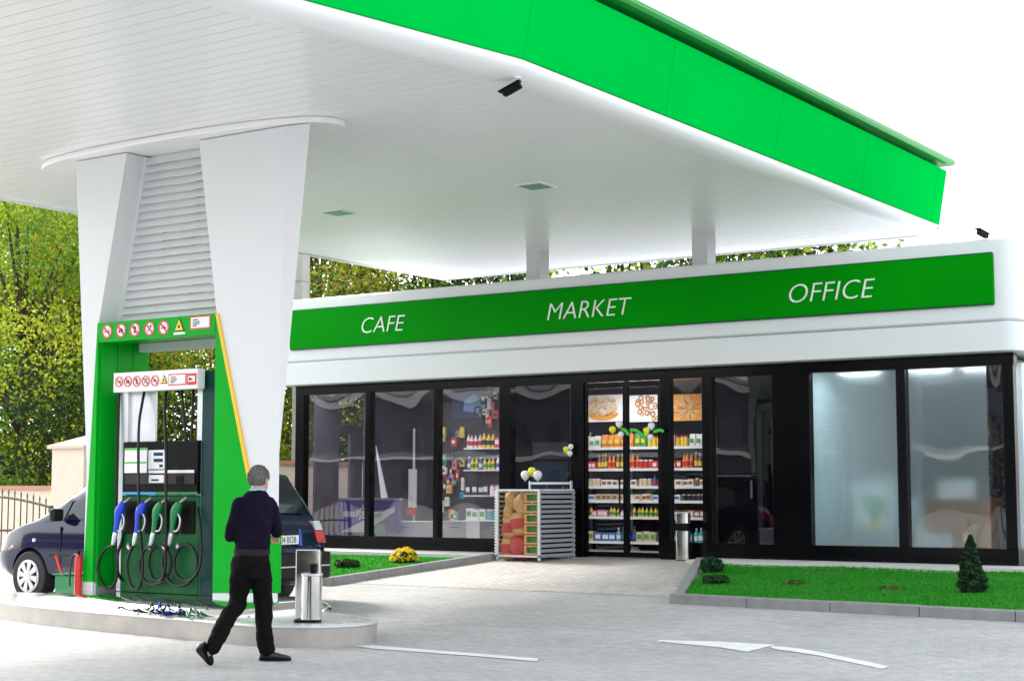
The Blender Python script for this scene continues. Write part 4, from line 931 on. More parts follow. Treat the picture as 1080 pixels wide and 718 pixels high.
# ------------------------------------------------------------------ bins
def bin_(loc, w_, h_, gap, label, rz):
    o = thing('litter_bin', loc, label, 'litter bin', 'steel litter bins', rz)
    mb = MB(); mb.prism([(x, y, .02) for x, y in lens(0, 0, w_, w_ * .8, 40, 5)], (0, 0, gap[0] - .02)); mb.build('body', M['steel'], o, local=True, smooth=40, bevel=.006)
    mb = MB(); mb.prism([(x, y, gap[0] + .002) for x, y in lens(0, 0, w_ * .88, w_ * .68, 40, 5)], (0, 0, gap[1] - gap[0] - .004)); mb.build('opening', M['blackm'], o, local=True)
    mb = MB(); mb.prism([(x, y, gap[1]) for x, y in lens(0, 0, w_ * 1.0, w_ * .8, 40, 5)], (0, 0, h_ - gap[1])); mb.build('hood', M['steel'], o, local=True, smooth=40, bevel=.006)
    mb = MB(); mb.prism([(x, y, h_ + .001) for x, y in lens(0, 0, w_ * 1.06, w_ * .86, 40, 5)], (0, 0, .012)); mb.build('cap', M['alu'], o, local=True)
    mb = MB(); mb.prism([(x, y, 0) for x, y in lens(0, 0, w_ * .95, w_ * .75, 40, 5)], (0, 0, .019)); mb.build('foot', M['blackm'], o, local=True)
    return o
p = gs(724, 591); bin_((p.x, p.y - .1, zg(p.y)), .125, .84, (.53, .66), 'slim steel litter bin beside the right door frame', R(10)).scale = (.86, .86, .88)
# island bin: tall back panel with drum in front
p = gz(325, 655, .214)
ib = thing('litter_bin', (p.x, p.y, .213), 'polished steel litter bin on the end of the pump island', 'litter bin', 'steel litter bins', R(34)); ib.scale = (.97, .97, .88)
mb = MB(); mb.box(-.14, .12, .0, .09, .0, .82); mb.build('back_panel', M['steel'], ib, local=True, bevel=.012)
mb = MB(); mb.prism([(x, y, .03) for x, y in lens(.045, -.08, .105, .085, 40, 3)], (0, 0, .50)); mb.build('body', M['steel'], ib, local=True, smooth=40, bevel=.006)
mb = MB(); mb.prism([(x, y, .531) for x, y in lens(.045, -.08, .11, .088, 40, 3)], (0, 0, .02)); mb.build('cap', M['alu'], ib, local=True)
mb = MB(); mb.prism([(x, y, 0) for x, y in lens(.0, -.04, .14, .12, 40, 4)], (0, 0, .028)); mb.build('foot', M['blackm'], ib, local=True)
mb = MB(); mb.box(.03, .085, -.12, -.04, .552, .66); mb.box(.04, .075, -.04, -.001, .60, .66); mb.build('ash_scoop', M['blackm'], ib, local=True, bevel=.006)

# ------------------------------------------------------------------ dispenser
YD0 = 13.17
ds = thing('fuel_dispenser', (-14.0, YD0 + .2, .35), 'dark green fuel dispenser with blue and green nozzles between the pillars', 'fuel dispenser')
def D(px0, px1, py0, py1, y0, y1, name, m, parent=ds, bevel=.004, dz0=None):
    a, b = at(px0, py0, y0), at(px1, py1, y0); mb = MB(); mb.box(a.x, b.x, y0, y1, dz0 if dz0 is not None else b.z, a.z); return mb.build(name, M[m], parent, bevel=bevel)
D(214, 226.5, 391, 627, YD0 - .01, YD0 + .46, 'right_post', 'teal', dz0=.35)
D(208.5, 213.8, 407, 625, YD0 + .0, YD0 + .44, 'side_jamb', 'alu', dz0=.352)
D(127, 131, 412, 622, YD0 + .0, YD0 + .44, 'side_jamb', 'alu', dz0=.352)
D(131.3, 163.5, 411, 467, YD0 + .03, YD0 + .06, 'hose_mast_panel', 'alu')
sgn = D(120, 208, 393.5, 409.3, YD0 - .17, YD0 - .05, 'sign_board', 'whitep')
D(125, 213, 400, 409, YD0 - .045, YD0 + .12, 'top_beam', 'blackm')
dsp = D(130, 208, 466, 521, YD0 - .05, YD0 + .42, 'display_head', 'blackm', bevel=.01)
yy = YD0 - .052
D(131.5, 154.5, 472.5, 498.5, yy - .012, yy, 'fascia_plate', 'whitep', dsp)
D(131.5, 154.5, 472.4, 474.2, yy - .016, yy - .013, 'green_stripe', 'balg', dsp, bevel=0); D(131.5, 154.5, 487, 488.4, yy - .016, yy - .013, 'green_stripe', 'balg', dsp, bevel=0)
scr = D(156.5, 173.5, 474.5, 494.5, yy - .014, yy, 'price_display', 'alu', dsp)
D(162, 171.5, 477, 480.5, yy - .017, yy - .0145, 'lcd_window', 'lcd', scr, bevel=0); D(162, 171.5, 483.5, 487, yy - .017, yy - .0145, 'lcd_window', 'lcd', scr, bevel=0); D(168, 171.5, 489.5, 492.5, yy - .017, yy - .0145, 'lcd_window', 'lcd', scr, bevel=0)
D(156.5, 204.5, 495.7, 498.6, yy - .014, yy, 'silver_strip', 'alu', dsp)
D(131.5, 205, 500, 510.5, yy - .02, yy, 'lower_ledge', 'rubber', dsp, bevel=.008)
D(157, 172.5, 500.7, 509, yy - .026, yy - .021, 'card_slot_plate', 'alu', dsp); D(172.8, 176, 499.5, 509, yy - .026, yy - .021, 'red_button_strip', 'red', dsp)
D(159.5, 167, 505, 507, yy - .03, yy - .0265, 'card_slot', 'lcd', dsp, bevel=0)
D(185.5, 193, 501.5, 509.5, yy - .026, yy - .021, 'receipt_slot', 'blackm', dsp)
D(129, 164.5, 518.5, 521.5, YD0 - .075, YD0 - .055, 'blue_strip', 'cyan'); D(165, 208, 518.5, 521.5, YD0 - .075, YD0 - .055, 'green_strip', 'green2')
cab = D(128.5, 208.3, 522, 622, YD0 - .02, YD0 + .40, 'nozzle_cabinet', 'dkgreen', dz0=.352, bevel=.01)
for i, px in enumerate((132, 153, 172.5, 190.5)):
    D(px, px + 14, 528, 563, YD0 - .04, YD0 - .021, 'nozzle_boot', 'blackm', cab, bevel=.008)
# sign board pictograms
yb = YD0 - .1715
for i, px in enumerate((126, 135.3, 144.5, 154, 163.8)):
    prohibition(at(px, 402.6 - (px - 126) * .03, yb), .063, i, sgn)
warning(at(173.2, 400.6, yb), .06, sgn)
a, b = at(178, 394.6, yb), at(196.5, 405.6, yb); info_plate(a.x, b.x, b.z, a.z, yb, sgn)
mb = MB(); a, b = at(197.6, 393.8, yb), at(207, 405.4, yb); mb.mi = 0; mb.box(a.x, b.x, yb - .004, yb, b.z, a.z); mb.mi = 1; cz_ = (a.z + b.z) / 2; mb.box(a.x + .02, b.x - .02, yb - .006, yb - .004, cz_ - .03, cz_ + .035); mb.mi = 2; mb.prism([(a.x + .035, yb - .006, cz_ - .02), (a.x + .1, yb - .006, cz_), (a.x + .035, yb - .006, cz_ + .022)], (0, -.002, 0))
mb.build('fire_point_sign', [M['signred'], M['whitep'], M['glyph']], sgn)
# nozzles with hoses
def nozzle(px, py, m):
    p = at(px, py, YD0 - .13); mb = MB(); o = p
    def L(x, z, y=0.): return o + Vector((x, y, z))
    # body: grip leaning, head above, built as one tapered tube
    pts = [L(-.07, -.22), L(-.055, -.12), L(-.035, -.02), L(.005, .06), L(.05, .12)]
    mb.tube(spline(pts, 4), [.028, .03, .03, .031, .033, .036, .04, .045, .05, .055, .058, .058, .056, .052, .046, .040, .036], 12)
    nb = mb.build('nozzle', M[m], ds, smooth=True)
    mb = MB(); mb.tube(spline([L(.05, .12), L(.09, .155, .02), L(.105, .18, .05)], 4), .013, 8); mb.build('spout', M['steelb'], nb, smooth=True)
    mb = MB(); mb.tube(spline([L(.02, .0), L(.06, -.06), L(.055, -.14), L(.01, -.20), L(-.06, -.20)], 5), .011, 8); mb.build('trigger_guard', M['alu'], nb, smooth=True)
    mb = MB(); mb.tube([L(-.07, -.21), L(-.085, -.26), L(-.105, -.33), L(-.115, -.37)], [.026, .03, .026, .022], 10); mb.build('swivel', M['alu'], nb, smooth=True)
    return L(-.115, -.37)
def hose(pts, name='hose', r=.017):
    mb = MB(); mb.tube(spline(pts, 8), r, 8); return mb.build(name, M['rubber'], ds, smooth=True)
def A(px, py, dy=-.1): return at(px, py, YD0 + dy)
e = nozzle(127, 541, 'blue'); hose([e, A(110, 580), A(104, 594), A(105, 608), A(113, 620), A(121, 615), A(124, 600), A(124, 585), A(128, 572, -.04), A(131, 560, -.03)])
e = nozzle(149, 541, 'blue'); hose([e, A(139, 578), A(134, 595), A(138, 616), A(146, 620), A(150, 606), A(150, 585), A(147, 540, -.16), A(146, 500, -.16), A(146.5, 450, -.12), A(150, 425, -.06), A(153, 410, .0)])
e = nozzle(167, 541, 'green2'); hose([e, A(152, 580), A(147, 596), A(152, 611), A(163, 616), A(175, 610), A(180, 595), A(177, 580), A(169, 574), A(160, 580), A(157, 594), A(160, 607), A(168, 612), A(174, 600, -.14), A(175, 560, -.17), A(175, 480, -.17), A(174, 430, -.08), A(176, 410, .0)])
e = nozzle(186, 541, 'green2'); hose([e, A(173, 584), A(172, 600), A(180, 614), A(193, 617), A(204, 609), A(208, 595), A(206, 582), A(199, 574), A(190, 577), A(184, 590), A(186, 605), A(197, 612), A(208, 604, -.13), A(212, 585, -.12), A(211, 555, -.08), A(208, 535, -.05)])
hose([A(192, 411, .05), A(193, 430, .03), A(195, 450, .02), A(196, 466, .02)]); hose([A(204, 411, .05), A(203, 435, .02), A(202, 466, .02)]); hose([A(126, 412, -.02), A(124, 440, -.04), A(122.5, 520, -.06), A(122, 580, -.06), A(125, 605, -.04), A(129, 612, -.03)])
for px in (135.5, 157, 172.5, 187.5):
    mb = MB(); p = A(px, 574, -.03); mb.cyl(p, p + Vector((.06, -.06, -.02)), .022, n=10); mb.cyl(p + Vector((.06, -.06, -.02)), p + Vector((.09, -.06, -.05)), .018, n=10); mb.build('hose_coupling', M['alu'], ds, smooth=40)

# sand box, shovel handle and extinguisher left of the portal
p = at(72, 630, 13.45)
sb = thing('sand_box', (-15.65, 13.4, .213), 'sloping green sand box behind the left pillar foot', 'sand box')
a, b = at(58, 608, 13.2), at(84, 632, 13.2)
mb = MB(); mb.prism([(a.x, 13.2, .22), (a.x, 13.2, .49), (a.x + .1, 13.2, .50), (b.x, 13.2, .50), (b.x, 13.2, .22)], (0, .45, 0)); mb.build('body', M['green2'], sb, bevel=.008)
mb = MB(); mb.prism([(a.x - .02, 13.18, .503), (a.x - .02, 13.67, .503), (b.x + .02, 13.67, .52), (b.x + .02, 13.18, .52)], (0, 0, .02)); mb.build('lid', M['green2'], sb)
a, b = at(59, 585, 13.72), at(66, 608, 13.72); sv = thing('shovel', (b.x, 13.72, .22), 'red handled shovel leaning on the green sand box', 'shovel')
mb = MB(); mb.cyl((a.x, 13.72, a.z), (b.x + .045, 13.72, .36), .017, n=10); mb.build('handle', M['red'], sv, smooth=40)
mb = MB(); mb.prism([(b.x - .05, 13.71, .36), (b.x + .13, 13.71, .36), (b.x + .13, 13.70, .25), (b.x + .05, 13.69, .216), (b.x - .04, 13.70, .25)], (0, .012, 0)); mb.build('blade', M['green2'], sv)
p = at(83.5, 618, 12.98); ex = thing('fire_extinguisher', (p.x - .02, 12.98, .213), 'red fire extinguisher standing against the left green pillar', 'fire extinguisher')
mb = MB(); mb.lathe((p.x - .02, 12.98, .214), [(.042, 0), (.046, .02), (.046, .50), (.036, .54), (.02, .56)], 18); mb.build('cylinder', M['red'], ex, smooth=40)
mb = MB(); mb.lathe((p.x - .02, 12.98, .775), [(.018, 0), (.018, .04)], 10); mb.box(p.x - .03, p.x + .05, 12.97, 12.99, .81, .825); mb.build('valve', M['blackm'], ex)
mb = MB(); mb.tube(spline([(p.x - .02, 12.97, .77), (p.x - .10, 12.95, .74), (p.x - .10, 12.92, .5), (p.x - .09, 12.92, .4)], 6), .011, 8); mb.build('hose', M['rubber'], ex, smooth=True)

# ------------------------------------------------------------------ car (local: x to the nose from the rear bumper, y left, z up)
CAR_Y = 15.0; CAR_X = -13.62
car = thing('parked_car', (CAR_X, CAR_Y, zg(CAR_Y) - .02), 'dark blue people carrier parked behind the pump island', 'car', None, PI)
# stations: x, half width, z belt/top of body, roof z (None -> bonnet), roof half width
ST = [(0.00, .70, .68, None), (.05, .84, .78, None), (.13, .88, .98, None), (.22, .89, 1.05, 1.07), (.32, .895, 1.06, 1.35), (.47, .90, 1.06, 1.62), (.65, .90, 1.06, 1.71), (1.2, .905, 1.05, 1.755), (1.9, .905, 1.04, 1.765),
      (2.45, .905, 1.03, 1.74), (2.75, .905, 1.03, 1.66), (3.10, .90, 1.03, 1.45), (3.45, .89, 1.03, 1.22), (3.68, .88, 1.03, 1.06), (3.95, .87, .98, None), (4.25, .84, .88, None), (4.45, .78, .79, None), (4.56, .68, .70, None), (4.60, .60, .64, None)]
def lerp_st(x):
    for a, b in zip(ST[:-1], ST[1:]):
        if a[0] <= x <= b[0]:
            t = (x - a[0]) / (b[0] - a[0]); ra = a[3] if a[3] else a[2] + .02; rb = b[3] if b[3] else b[2] + .02
            return [a[i] + (b[i] - a[i]) * t for i in (1, 2)] + [ra + (rb - ra) * t]
def section(x):
    wd, zb_, zr = lerp_st(x); zlow = .30 if .25 < x < 4.3 else .36
    g_ = max(zr - zb_, .0)
    P = [(0, zlow - .05), (wd * .8, zlow - .05), (wd * .97, zlow + .03), (wd, zlow + .18), (wd * 1.0, (zlow + zb_) / 2 + .05), (wd * .985, zb_ - .08), (wd * .965, zb_)]
    tum = .26 * g_
    P += [(wd * .955 - tum * .35, zb_ + g_ * .33), (wd * .945 - tum * .68, zb_ + g_ * .66), (wd * .90 - tum * 1.0 - .02, zb_ + g_ * .92), (wd * .74 - tum, zb_ + g_ * 1.0), (wd * .35 - tum * .3, zb_ + g_ * 1.02 + .012), (0, zb_ + g_ * 1.02 + .018)]
    return P
XS = sorted(set([s[0] for s in ST] + [.09, .18, .27, .40, .56, .9, 1.5, 2.2, 2.6, 2.92, 3.28, 3.57, 3.8, 4.1, 4.35]))
mb = MB(); rings = []
for x in XS:
    P = section(x); ring = [(x, y, z) for y, z in P] + [(x, -y, z) for y, z in P[-2:0:-1]]; rings.append(ring)
n_ = len(rings[0]); vs = [v for r_ in rings for v in r_]
fs = [(i * n_ + k, i * n_ + (k + 1) % n_, (i + 1) * n_ + (k + 1) % n_, (i + 1) * n_ + k) for i in range(len(XS) - 1) for k in range(n_)] + [list(range(n_)), list(range((len(XS) - 1) * n_, len(XS) * n_))[::-1]]
mb.add(vs, fs); body = mb.build('body', M['carpaint'], car, smooth=True, local=True)
bm = bmesh.new(); bm.from_mesh(body.data)
if bm.calc_volume(signed=True) < 0: bmesh.ops.reverse_faces(bm, faces=bm.faces)
bm.to_mesh(body.data); bm.free()
sub = body.modifiers.new('s', 'SUBSURF'); sub.levels = 1; sub.render_levels = 1
WX = (.90, 3.72); WR = .325
cut = MB()
for x in WX: cut.cyl((x, -1.2, WR), (x, -.62, WR), WR + .055, n=40); cut.cyl((x, .62, WR), (x, 1.2, WR), WR + .055, n=40)
co = cut.build('arch_cutter', M['carblack'], None); co.parent = car
bo = body.modifiers.new('b', 'BOOLEAN'); bo.operation = 'DIFFERENCE'; bo.object = co; bo.solver = 'EXACT'
dg = bpy.context.evaluated_depsgraph_get(); nm = bpy.data.meshes.new_from_object(body.evaluated_get(dg)); body.modifiers.clear(); body.data = nm
nm.materials.clear(); nm.materials.append(M['carpaint']); nm.polygons.foreach_set('material_index', [0] * len(nm.polygons)); nm.polygons.foreach_set('use_smooth', [True] * len(nm.polygons)); nm.set_sharp_from_angle(angle=R(38))
bpy.data.objects.remove(co)
def car_surf(x, v, side, off=.008):
    """point on the side of the greenhouse: v 0 belt .. 1 roof"""
    P = section(x); a = P[6:11]; f = v * 4; i = min(int(f), 3); t = f - i
    y = a[i][0] + (a[i + 1][0] - a[i][0]) * t; z = a[i][1] + (a[i + 1][1] - a[i][1]) * t
    return Vector((x, side * (y + off), z))
def car_window(name, corners, side, nx=8, nz=5):
    mb = MB(); (x0b, x1b, v0), (x0t, x1t, v1) = corners; vs = []
    for j in range(nz + 1):
        f = j / nz; v = v0 + (v1 - v0) * f
        for i in range(nx + 1):
            x = (x0b + (x0t - x0b) * f) + ((x1b + (x1t - x1b) * f) - (x0b + (x0t - x0b) * f)) * i / nx; vs.append(car_surf(x, v, side, .012))
    mb.add(vs, [(j * (nx + 1) + i, j * (nx + 1) + i + 1, (j + 1) * (nx + 1) + i + 1, (j + 1) * (nx + 1) + i) for j in range(nz) for i in range(nx)])
    return mb.build(name, M['carglass'], car, smooth=True, local=True)
for s_ in (1, -1):
    car_window('side_window', ((2.02, 3.0, .06), (2.02, 2.62, .68)), s_); car_window('side_window', ((1.06, 1.94, .06), (1.06, 1.94, .70)), s_); car_window('side_window', ((.42, .98, .08), (.66, .98, .68)), s_); car_window('side_window', ((3.07, 3.50, .06), (2.98, 3.05, .50)), s_)
def top_y(x, u): # across the car at the top/rear slope, u -1..1
    P = section(x); wd = P[10][0]; zr = P[12][1]; return Vector((x, u * wd * 1.05, P[10][1] + (zr - P[10][1]) * (1 - abs(u)) ** .7))
def slope_window(name, x0, x1, dxo, zo, u=.9):
    mb = MB(); vs = []
    for j in range(9):
        x = x0 + (x1 - x0) * j / 8
        for i in range(9): p = top_y(x, -u + 2 * u * i / 8); vs.append(p + Vector((dxo, 0, zo)))
    mb.add(vs, [(j * 9 + i, j * 9 + i + 1, (j + 1) * 9 + i + 1, (j + 1) * 9 + i) for j in range(8) for i in range(8)])
    return mb.build(name, M['carglass'], car, smooth=True, local=True)
slope_window('windscreen', 2.72, 3.60, .02, .02); slope_window('rear_window', .245, .50, -.022, .014, .98)
# wheels
def wheel(x, s_):
    mb = MB(); y0, y1 = s_ * .66, s_ * .885
    mb.cyl((x, y0, WR), (x, y1, WR), WR, n=40); t = mb.build('wheel', M['tyre'], car, smooth=40, local=True, bevel=.02)
    mb = MB(); yf = y1 + s_ * .006; rr_ = .215
    mb.cyl((x, y1 - s_ * .002, WR), (x, y1 + s_ * .002, WR), rr_, n=32); mb.build('wheel_well', M['carblack'], t, local=True)
    mb = MB()
    for k in range(28):
        a0, a1 = 2 * PI * k / 28, 2 * PI * (k + 1) / 28
        mb.add([(x + q * math.cos(a), yf + dy, WR + q * math.sin(a)) for a in (a0, a1) for q, dy in ((rr_, 0), (rr_ - .03, s_ * .006), (rr_ - .035, -s_ * .003))], [(0, 1, 4, 3), (1, 2, 5, 4)])
    for k in range(8):
        a = 2 * PI * k / 8 + .2; c, sn = math.cos(a), math.sin(a); e_ = Vector((-sn, 0, c)); d_ = Vector((c, 0, sn)); o_ = Vector((x, yf + s_ * .004, WR))
        mb.prism([o_ + d_ * .04 - e_ * .022, o_ + d_ * .04 + e_ * .022, o_ + d_ * (rr_ - .02) + e_ * .042, o_ + d_ * (rr_ - .02) - e_ * .042], (0, s_ * .01, 0))
    mb.cyl((x, yf, WR), (x, yf + s_ * .02, WR), .055, n=16)
    mb.build('rim', M['rim'], t, local=True)
for x in WX:
    for s_ in (1, -1): wheel(x, s_)
for s_ in (1, -1):
    mb = MB(); mb.prism([(3.02, s_ * .90, 1.06), (3.14, s_ * .90, 1.06), (3.12, s_ * 1.08, 1.06), (3.03, s_ * 1.08, 1.06)], (0, 0, .16)); mb.build('door_mirror', M['carblack'], car, local=True, bevel=.03)
    mb = MB(); mb.box(1.2, 3.3, s_ * .893 - .012, s_ * .893 + .022, .60, .645); mb.build('side_moulding', M['carblack'], car, local=True, bevel=.008)
    for x in (1.35, 2.35): mb = MB(); mb.box(x, x + .18, s_ * .885 - .01, s_ * .885 + .035, .90, .925); mb.build('door_handle', M['carpaint'], car, local=True, bevel=.008)
    for x in (1.00, 2.0, 3.08): mb = MB(); mb.box(x, x + .008, s_ * .895 - .02, s_ * .895 + .010, .42, .98); mb.build('door_seam', M['carblack'], car, local=True)
    mb = MB(); mb.prism([(4.08, s_ * .76, .80), (4.30, s_ * .70, .74), (4.34, s_ * .62, .62), (4.22, s_ * .80, .62), (4.05, s_ * .84, .70)], (.03, s_ * .03, .012)); mb.build('headlight', M['lens'], car, local=True, smooth=40)
    # tail lamps wrap the corner
    mb = MB(); mb.prism([(.02, s_ * .66, .80), (.04, s_ * .84, .80), (.24, s_ * .905, .80), (.24, s_ * .905, .93), (.10, s_ * .85, .93), (.08, s_ * .66, .93)][:3], (0, 0, .0)) if False else None
    mb = MB(); mb.prism([(.015, s_ * .66, .79), (.035, s_ * .845, .79), (.22, s_ * .912, .79), (.24, s_ * .88, .79), (.15, s_ * .66, .79)], (.055, 0, .15)); mb.build('tail_light', M['tail'], car, local=True, bevel=.012)
    mb = MB(); mb.prism([(.075, s_ * .69, .945), (.095, s_ * .845, .945), (.25, s_ * .905, .945), (.26, s_ * .88, .945), (.2, s_ * .69, .945)], (.06, 0, .12)); mb.build('reversing_light', M['lens'], car, local=True, bevel=.012)
    mb = MB(); mb.bar((.75, s_ * .62, 1.79), (2.4, s_ * .62, 1.80), .03, .03); mb.build('roof_rail', M['carblack'], car, local=True, bevel=.008)
    mb = MB(); mb.cyl((3.60, s_ * .89, .80), (3.60, s_ * .915, .80), .025, n=12); mb.build('indicator', M['lens'], car, local=True)
mb = MB(); mb.prism([(-.07, -.80, .34), (.0, -.89, .34), (.25, -.925, .34), (.25, .925, .34), (0, .89, .34), (-.07, .80, .34)], (0, 0, .34)); mb.build('rear_bumper', M['carblack'], car, local=True, bevel=.035)
mb = MB(); mb.box(-.085, -.068, -.78, .78, .50, .515); mb.build('bumper_strip', M['alu'], car, local=True)
mb = MB(); mb.box(.0, .05, -.34, .34, .76, .92); mb.build('plate_recess', M['carblack'], car, local=True)
mb = MB(); mb.mi = 0; mb.box(-.012, -.002, -.26, .26, .785, .895); mb.mi = 1; mb.box(-.0135, -.0125, .215, .258, .787, .893); npl = mb.build('number_plate', [M['plate'], M['euro']], car, local=True)
me = text_mesh('BL 04 BOB', .115, 0, .002, .40); me.transform(Matrix.Rotation(PI / 2, 4, 'X')); me.transform(Matrix.Rotation(-PI / 2, 4, 'Z')); me.transform(Matrix.Translation((-.0145, .19, .802))); link_mesh('lettering', me, M['glyph'], npl, local=True)
mb = MB(); mb.prism([(-.005, -.34, .76), (-.005, -.29, .76), (-.005, -.27, .97), (-.005, -.30, .97)], (.01, 0, 0)); mb.build('blue_sticker', M['euro'], car, local=True)
mb = MB(); mb.ell((.10, 0, .985), .02, .075, .035, 16); mb.build('rear_badge', M['alu'], car, local=True, smooth=True)
mb = MB(); mb.bar((.16, -.05, 1.08), (.27, .42, 1.20), .025, .02); mb.build('rear_wiper', M['carblack'], car, local=True)

# ------------------------------------------------------------------ the walking man (local: x to the picture's right, y away, z up)
mp = gs(262, 697); man = thing('person', (mp.x, mp.y, 0), 'man in navy sweater and dark trousers walking past the pump island', 'person', None, YAW + R(9.3))
def J(px, py, y=0.): return Vector(((px - 262) / 115.7, y, (697 - py) / 115.7))
def limb(mb, pts, radii, n=14):
    ps = [Vector(p) for p in pts]; sp = spline(ps, 5); rr_ = []
    for i in range(len(ps) - 1):
        for k in range(5): t = k / 5; rr_.append(radii[i] + (radii[i + 1] - radii[i]) * t)
    rr_.append(radii[-1]); mb.tube(sp, rr_, n); mb.ell(ps[0], *(radii[0],) * 3, 12); mb.ell(ps[-1], *(radii[-1],) * 3, 12)
def loft(mb, rings, n=24):
    vs = []; 
    for c, rx, ry, rot in rings:
        for k in range(n):
            t = 2 * PI * k / n; x, y = rx * math.cos(t), ry * math.sin(t); vs.append(Vector(c) + Vector((x * math.cos(rot) - y * math.sin(rot), x * math.sin(rot) + y * math.cos(rot), 0)))
    m_ = len(rings); fs = [(i * n + k, i * n + (k + 1) % n, (i + 1) * n + (k + 1) % n, (i + 1) * n + k) for i in range(m_ - 1) for k in range(n)] + [list(range(n))[::-1], list(range((m_ - 1) * n, m_ * n))]
    mb.add(vs, fs)
TW = R(27)   # torso turned to the picture's right
hL, hR_ = J(255, 592, -.02), J(271, 592, .03)
kL, kR = J(250, 638, .03), J(277, 640, .05)
aL, aR = J(226, 676, -.30), J(281, 682, .0)
sL, sR = J(249.5, 536, -.07), J(282.5, 535, .09)
eL, eR = J(241.5, 567, -.02), J(289, 563, .13)
wL, wR = J(250, 569, .26), J(290, 566, .30)
hc = J(271, 509, .06); nk = J(268, 524, .04)
hd_rot = R(50)  # the head faces right and away
# body: one continuous surface (head, neck, trunk, limbs, hands)
mb = MB()
RH = Matrix.Rotation(hd_rot - PI / 2, 3, 'Z')     # local y of head = facing
def hp_(x, y, z): return hc + RH @ Vector((x, y, z))
mb.ell(hp_(0, -.012, .03), .080, .098, .096, 20, RH); mb.ell(hp_(0, .02, -.045), .060, .070, .075, 18, RH); mb.ell(hp_(0, .055, -.085), .035, .035, .03, 12, RH)
mb.ell(hp_(0, .092, -.01), .014, .022, .026, 10, RH); mb.ell(hp_(0, .078, -.055), .03, .014, .012, 10, RH); mb.ell(hp_(0, .076, .028), .05, .014, .012, 10, RH)
for s_ in (-1, 1): mb.ell(hp_(s_ * .080, -.008, -.008), .012, .022, .034, 12, RH @ Matrix.Rotation(-s_ * .35, 3, 'Z')); mb.ell(hp_(s_ * .03, .078, .012), .014, .008, .008, 8, RH)
limb(mb, [hc + Vector((-.005, -.02, -.05)), nk, J(266, 536, .02)], [.058, .060, .075])
loft(mb, [(J(264, 592), .15, .11, TW), (J(264, 575), .15, .11, TW), (J(266, 555, .01), .165, .115, TW), (J(267, 539, .02), .14, .085, TW), (J(267, 530, .03), .065, .055, TW)])
for s0, e0, w0 in ((sL, eL, wL), (sR, eR, wR)): limb(mb, [s0, e0], [.055, .042]); limb(mb, [e0, w0], [.042, .030])
for h0, k0, a0 in ((hL, kL, aL), (hR_, kR, aR)): limb(mb, [h0, k0], [.085, .058]); limb(mb, [k0, a0], [.058, .040])
limb(mb, [aL, J(222, 685, -.31)], [.036, .026]); limb(mb, [aR, J(288, 690, .0)], [.034, .022])
for w0, d in ((wL, Vector((.15, 1, -.12))), (wR, Vector((-.05, 1, -.2)))):
    d.normalize(); sd_ = d.cross(Vector((0, 0, 1))).normalized(); up_ = sd_.cross(d)
    limb(mb, [w0, w0 + d * .085], [.030, .036]); pc = w0 + d * .09
    for i, (off_, ln_) in enumerate(((-.030, .068), (-.010, .078), (.011, .072), (.030, .055))):
        b0 = pc + sd_ * off_; limb(mb, [b0, b0 + d * ln_ * .55 - up_ * .012, b0 + d * ln_ * .8 - up_ * .045, b0 + d * ln_ * .55 - up_ * .065], [.0095, .009, .0085, .0075], 8)
    sg_ = 1 if w0 is wL else -1
    b0 = w0 + d * .03 + sd_ * sg_ * .028; limb(mb, [b0, b0 + d * .04 + sd_ * sg_ * .02 - up_ * .02, b0 + d * .075 + sd_ * sg_ * .01 - up_ * .035], [.013, .011, .009], 8)
remeshed(mb, 'body', M['skin'], man, .0075, 3)
# hair: ring of short grey hair round a thinning crown
mb = MB(); mb.ell(hp_(0, -.018, .030), .088, .105, .103, 24, RH); hr = remeshed(mb, 'hair', M['hair'], man, .008, 2, disp=.006, dscale=.02)
bm = bmesh.new(); bm.from_mesh(hr.data); kill = []
RHi = RH.inverted()
for f in bm.faces:
    v = RHi @ (f.calc_center_median() - hc)
    if v.y > .055 and v.z < .10 or v.z < -.045 + max(0, v.y + .02) * .8 or (v - Vector((-.035, -.075, .085))).length < .034: kill.append(f)
bmesh.ops.delete(bm, geom=kill, context='FACES'); bm.to_mesh(hr.data); bm.free()
# shirt collar
mb = MB(); loft(mb, [(J(268.3, 522.5, .034), .078, .074, TW), (J(269.3, 517.6, .045), .068, .066, TW), (J(269.3, 517, .045), .060, .056, TW)]); mb.build('shirt_collar', M['shirt'], man, smooth=40, local=True)
# sweater
mb = MB()
loft(mb, [(J(264, 584), .158, .122, TW), (J(264.5, 578), .168, .134, TW), (J(264.5, 568, .0), .168, .134, TW), (J(265, 554, .0), .172, .138, TW), (J(265.5, 545, .005), .172, .132, TW), (J(266, 536, .012), .168, .126, TW), (J(267, 529, .02), .142, .110, TW), (J(268, 523.5, .03), .112, .094, TW), (J(268.5, 520, .036), .080, .076, TW)])
limb(mb, [sL + Vector((.05, .0, .01)), sL, eL], [.062, .064, .058]); limb(mb, [eL, eL + (wL - eL) * .5, wL], [.058, .052, .044])
limb(mb, [sR + Vector((-.05, 0, .01)), sR, eR], [.062, .064, .058]); limb(mb, [eR, eR + (wR - eR) * .5, wR], [.058, .052, .044])
remeshed(mb, 'sweater', M['sweater'], man, .011, 5, disp=.026, dscale=.10)
mb = MB(); loft(mb, [(J(264, 588), .162, .120, TW), (J(264, 587), .171, .129, TW), (J(264, 581), .173, .131, TW), (J(264, 580), .16, .12, TW)]); mb.build('sweater_hem', M['sweaterrib'], man, smooth=40, local=True)
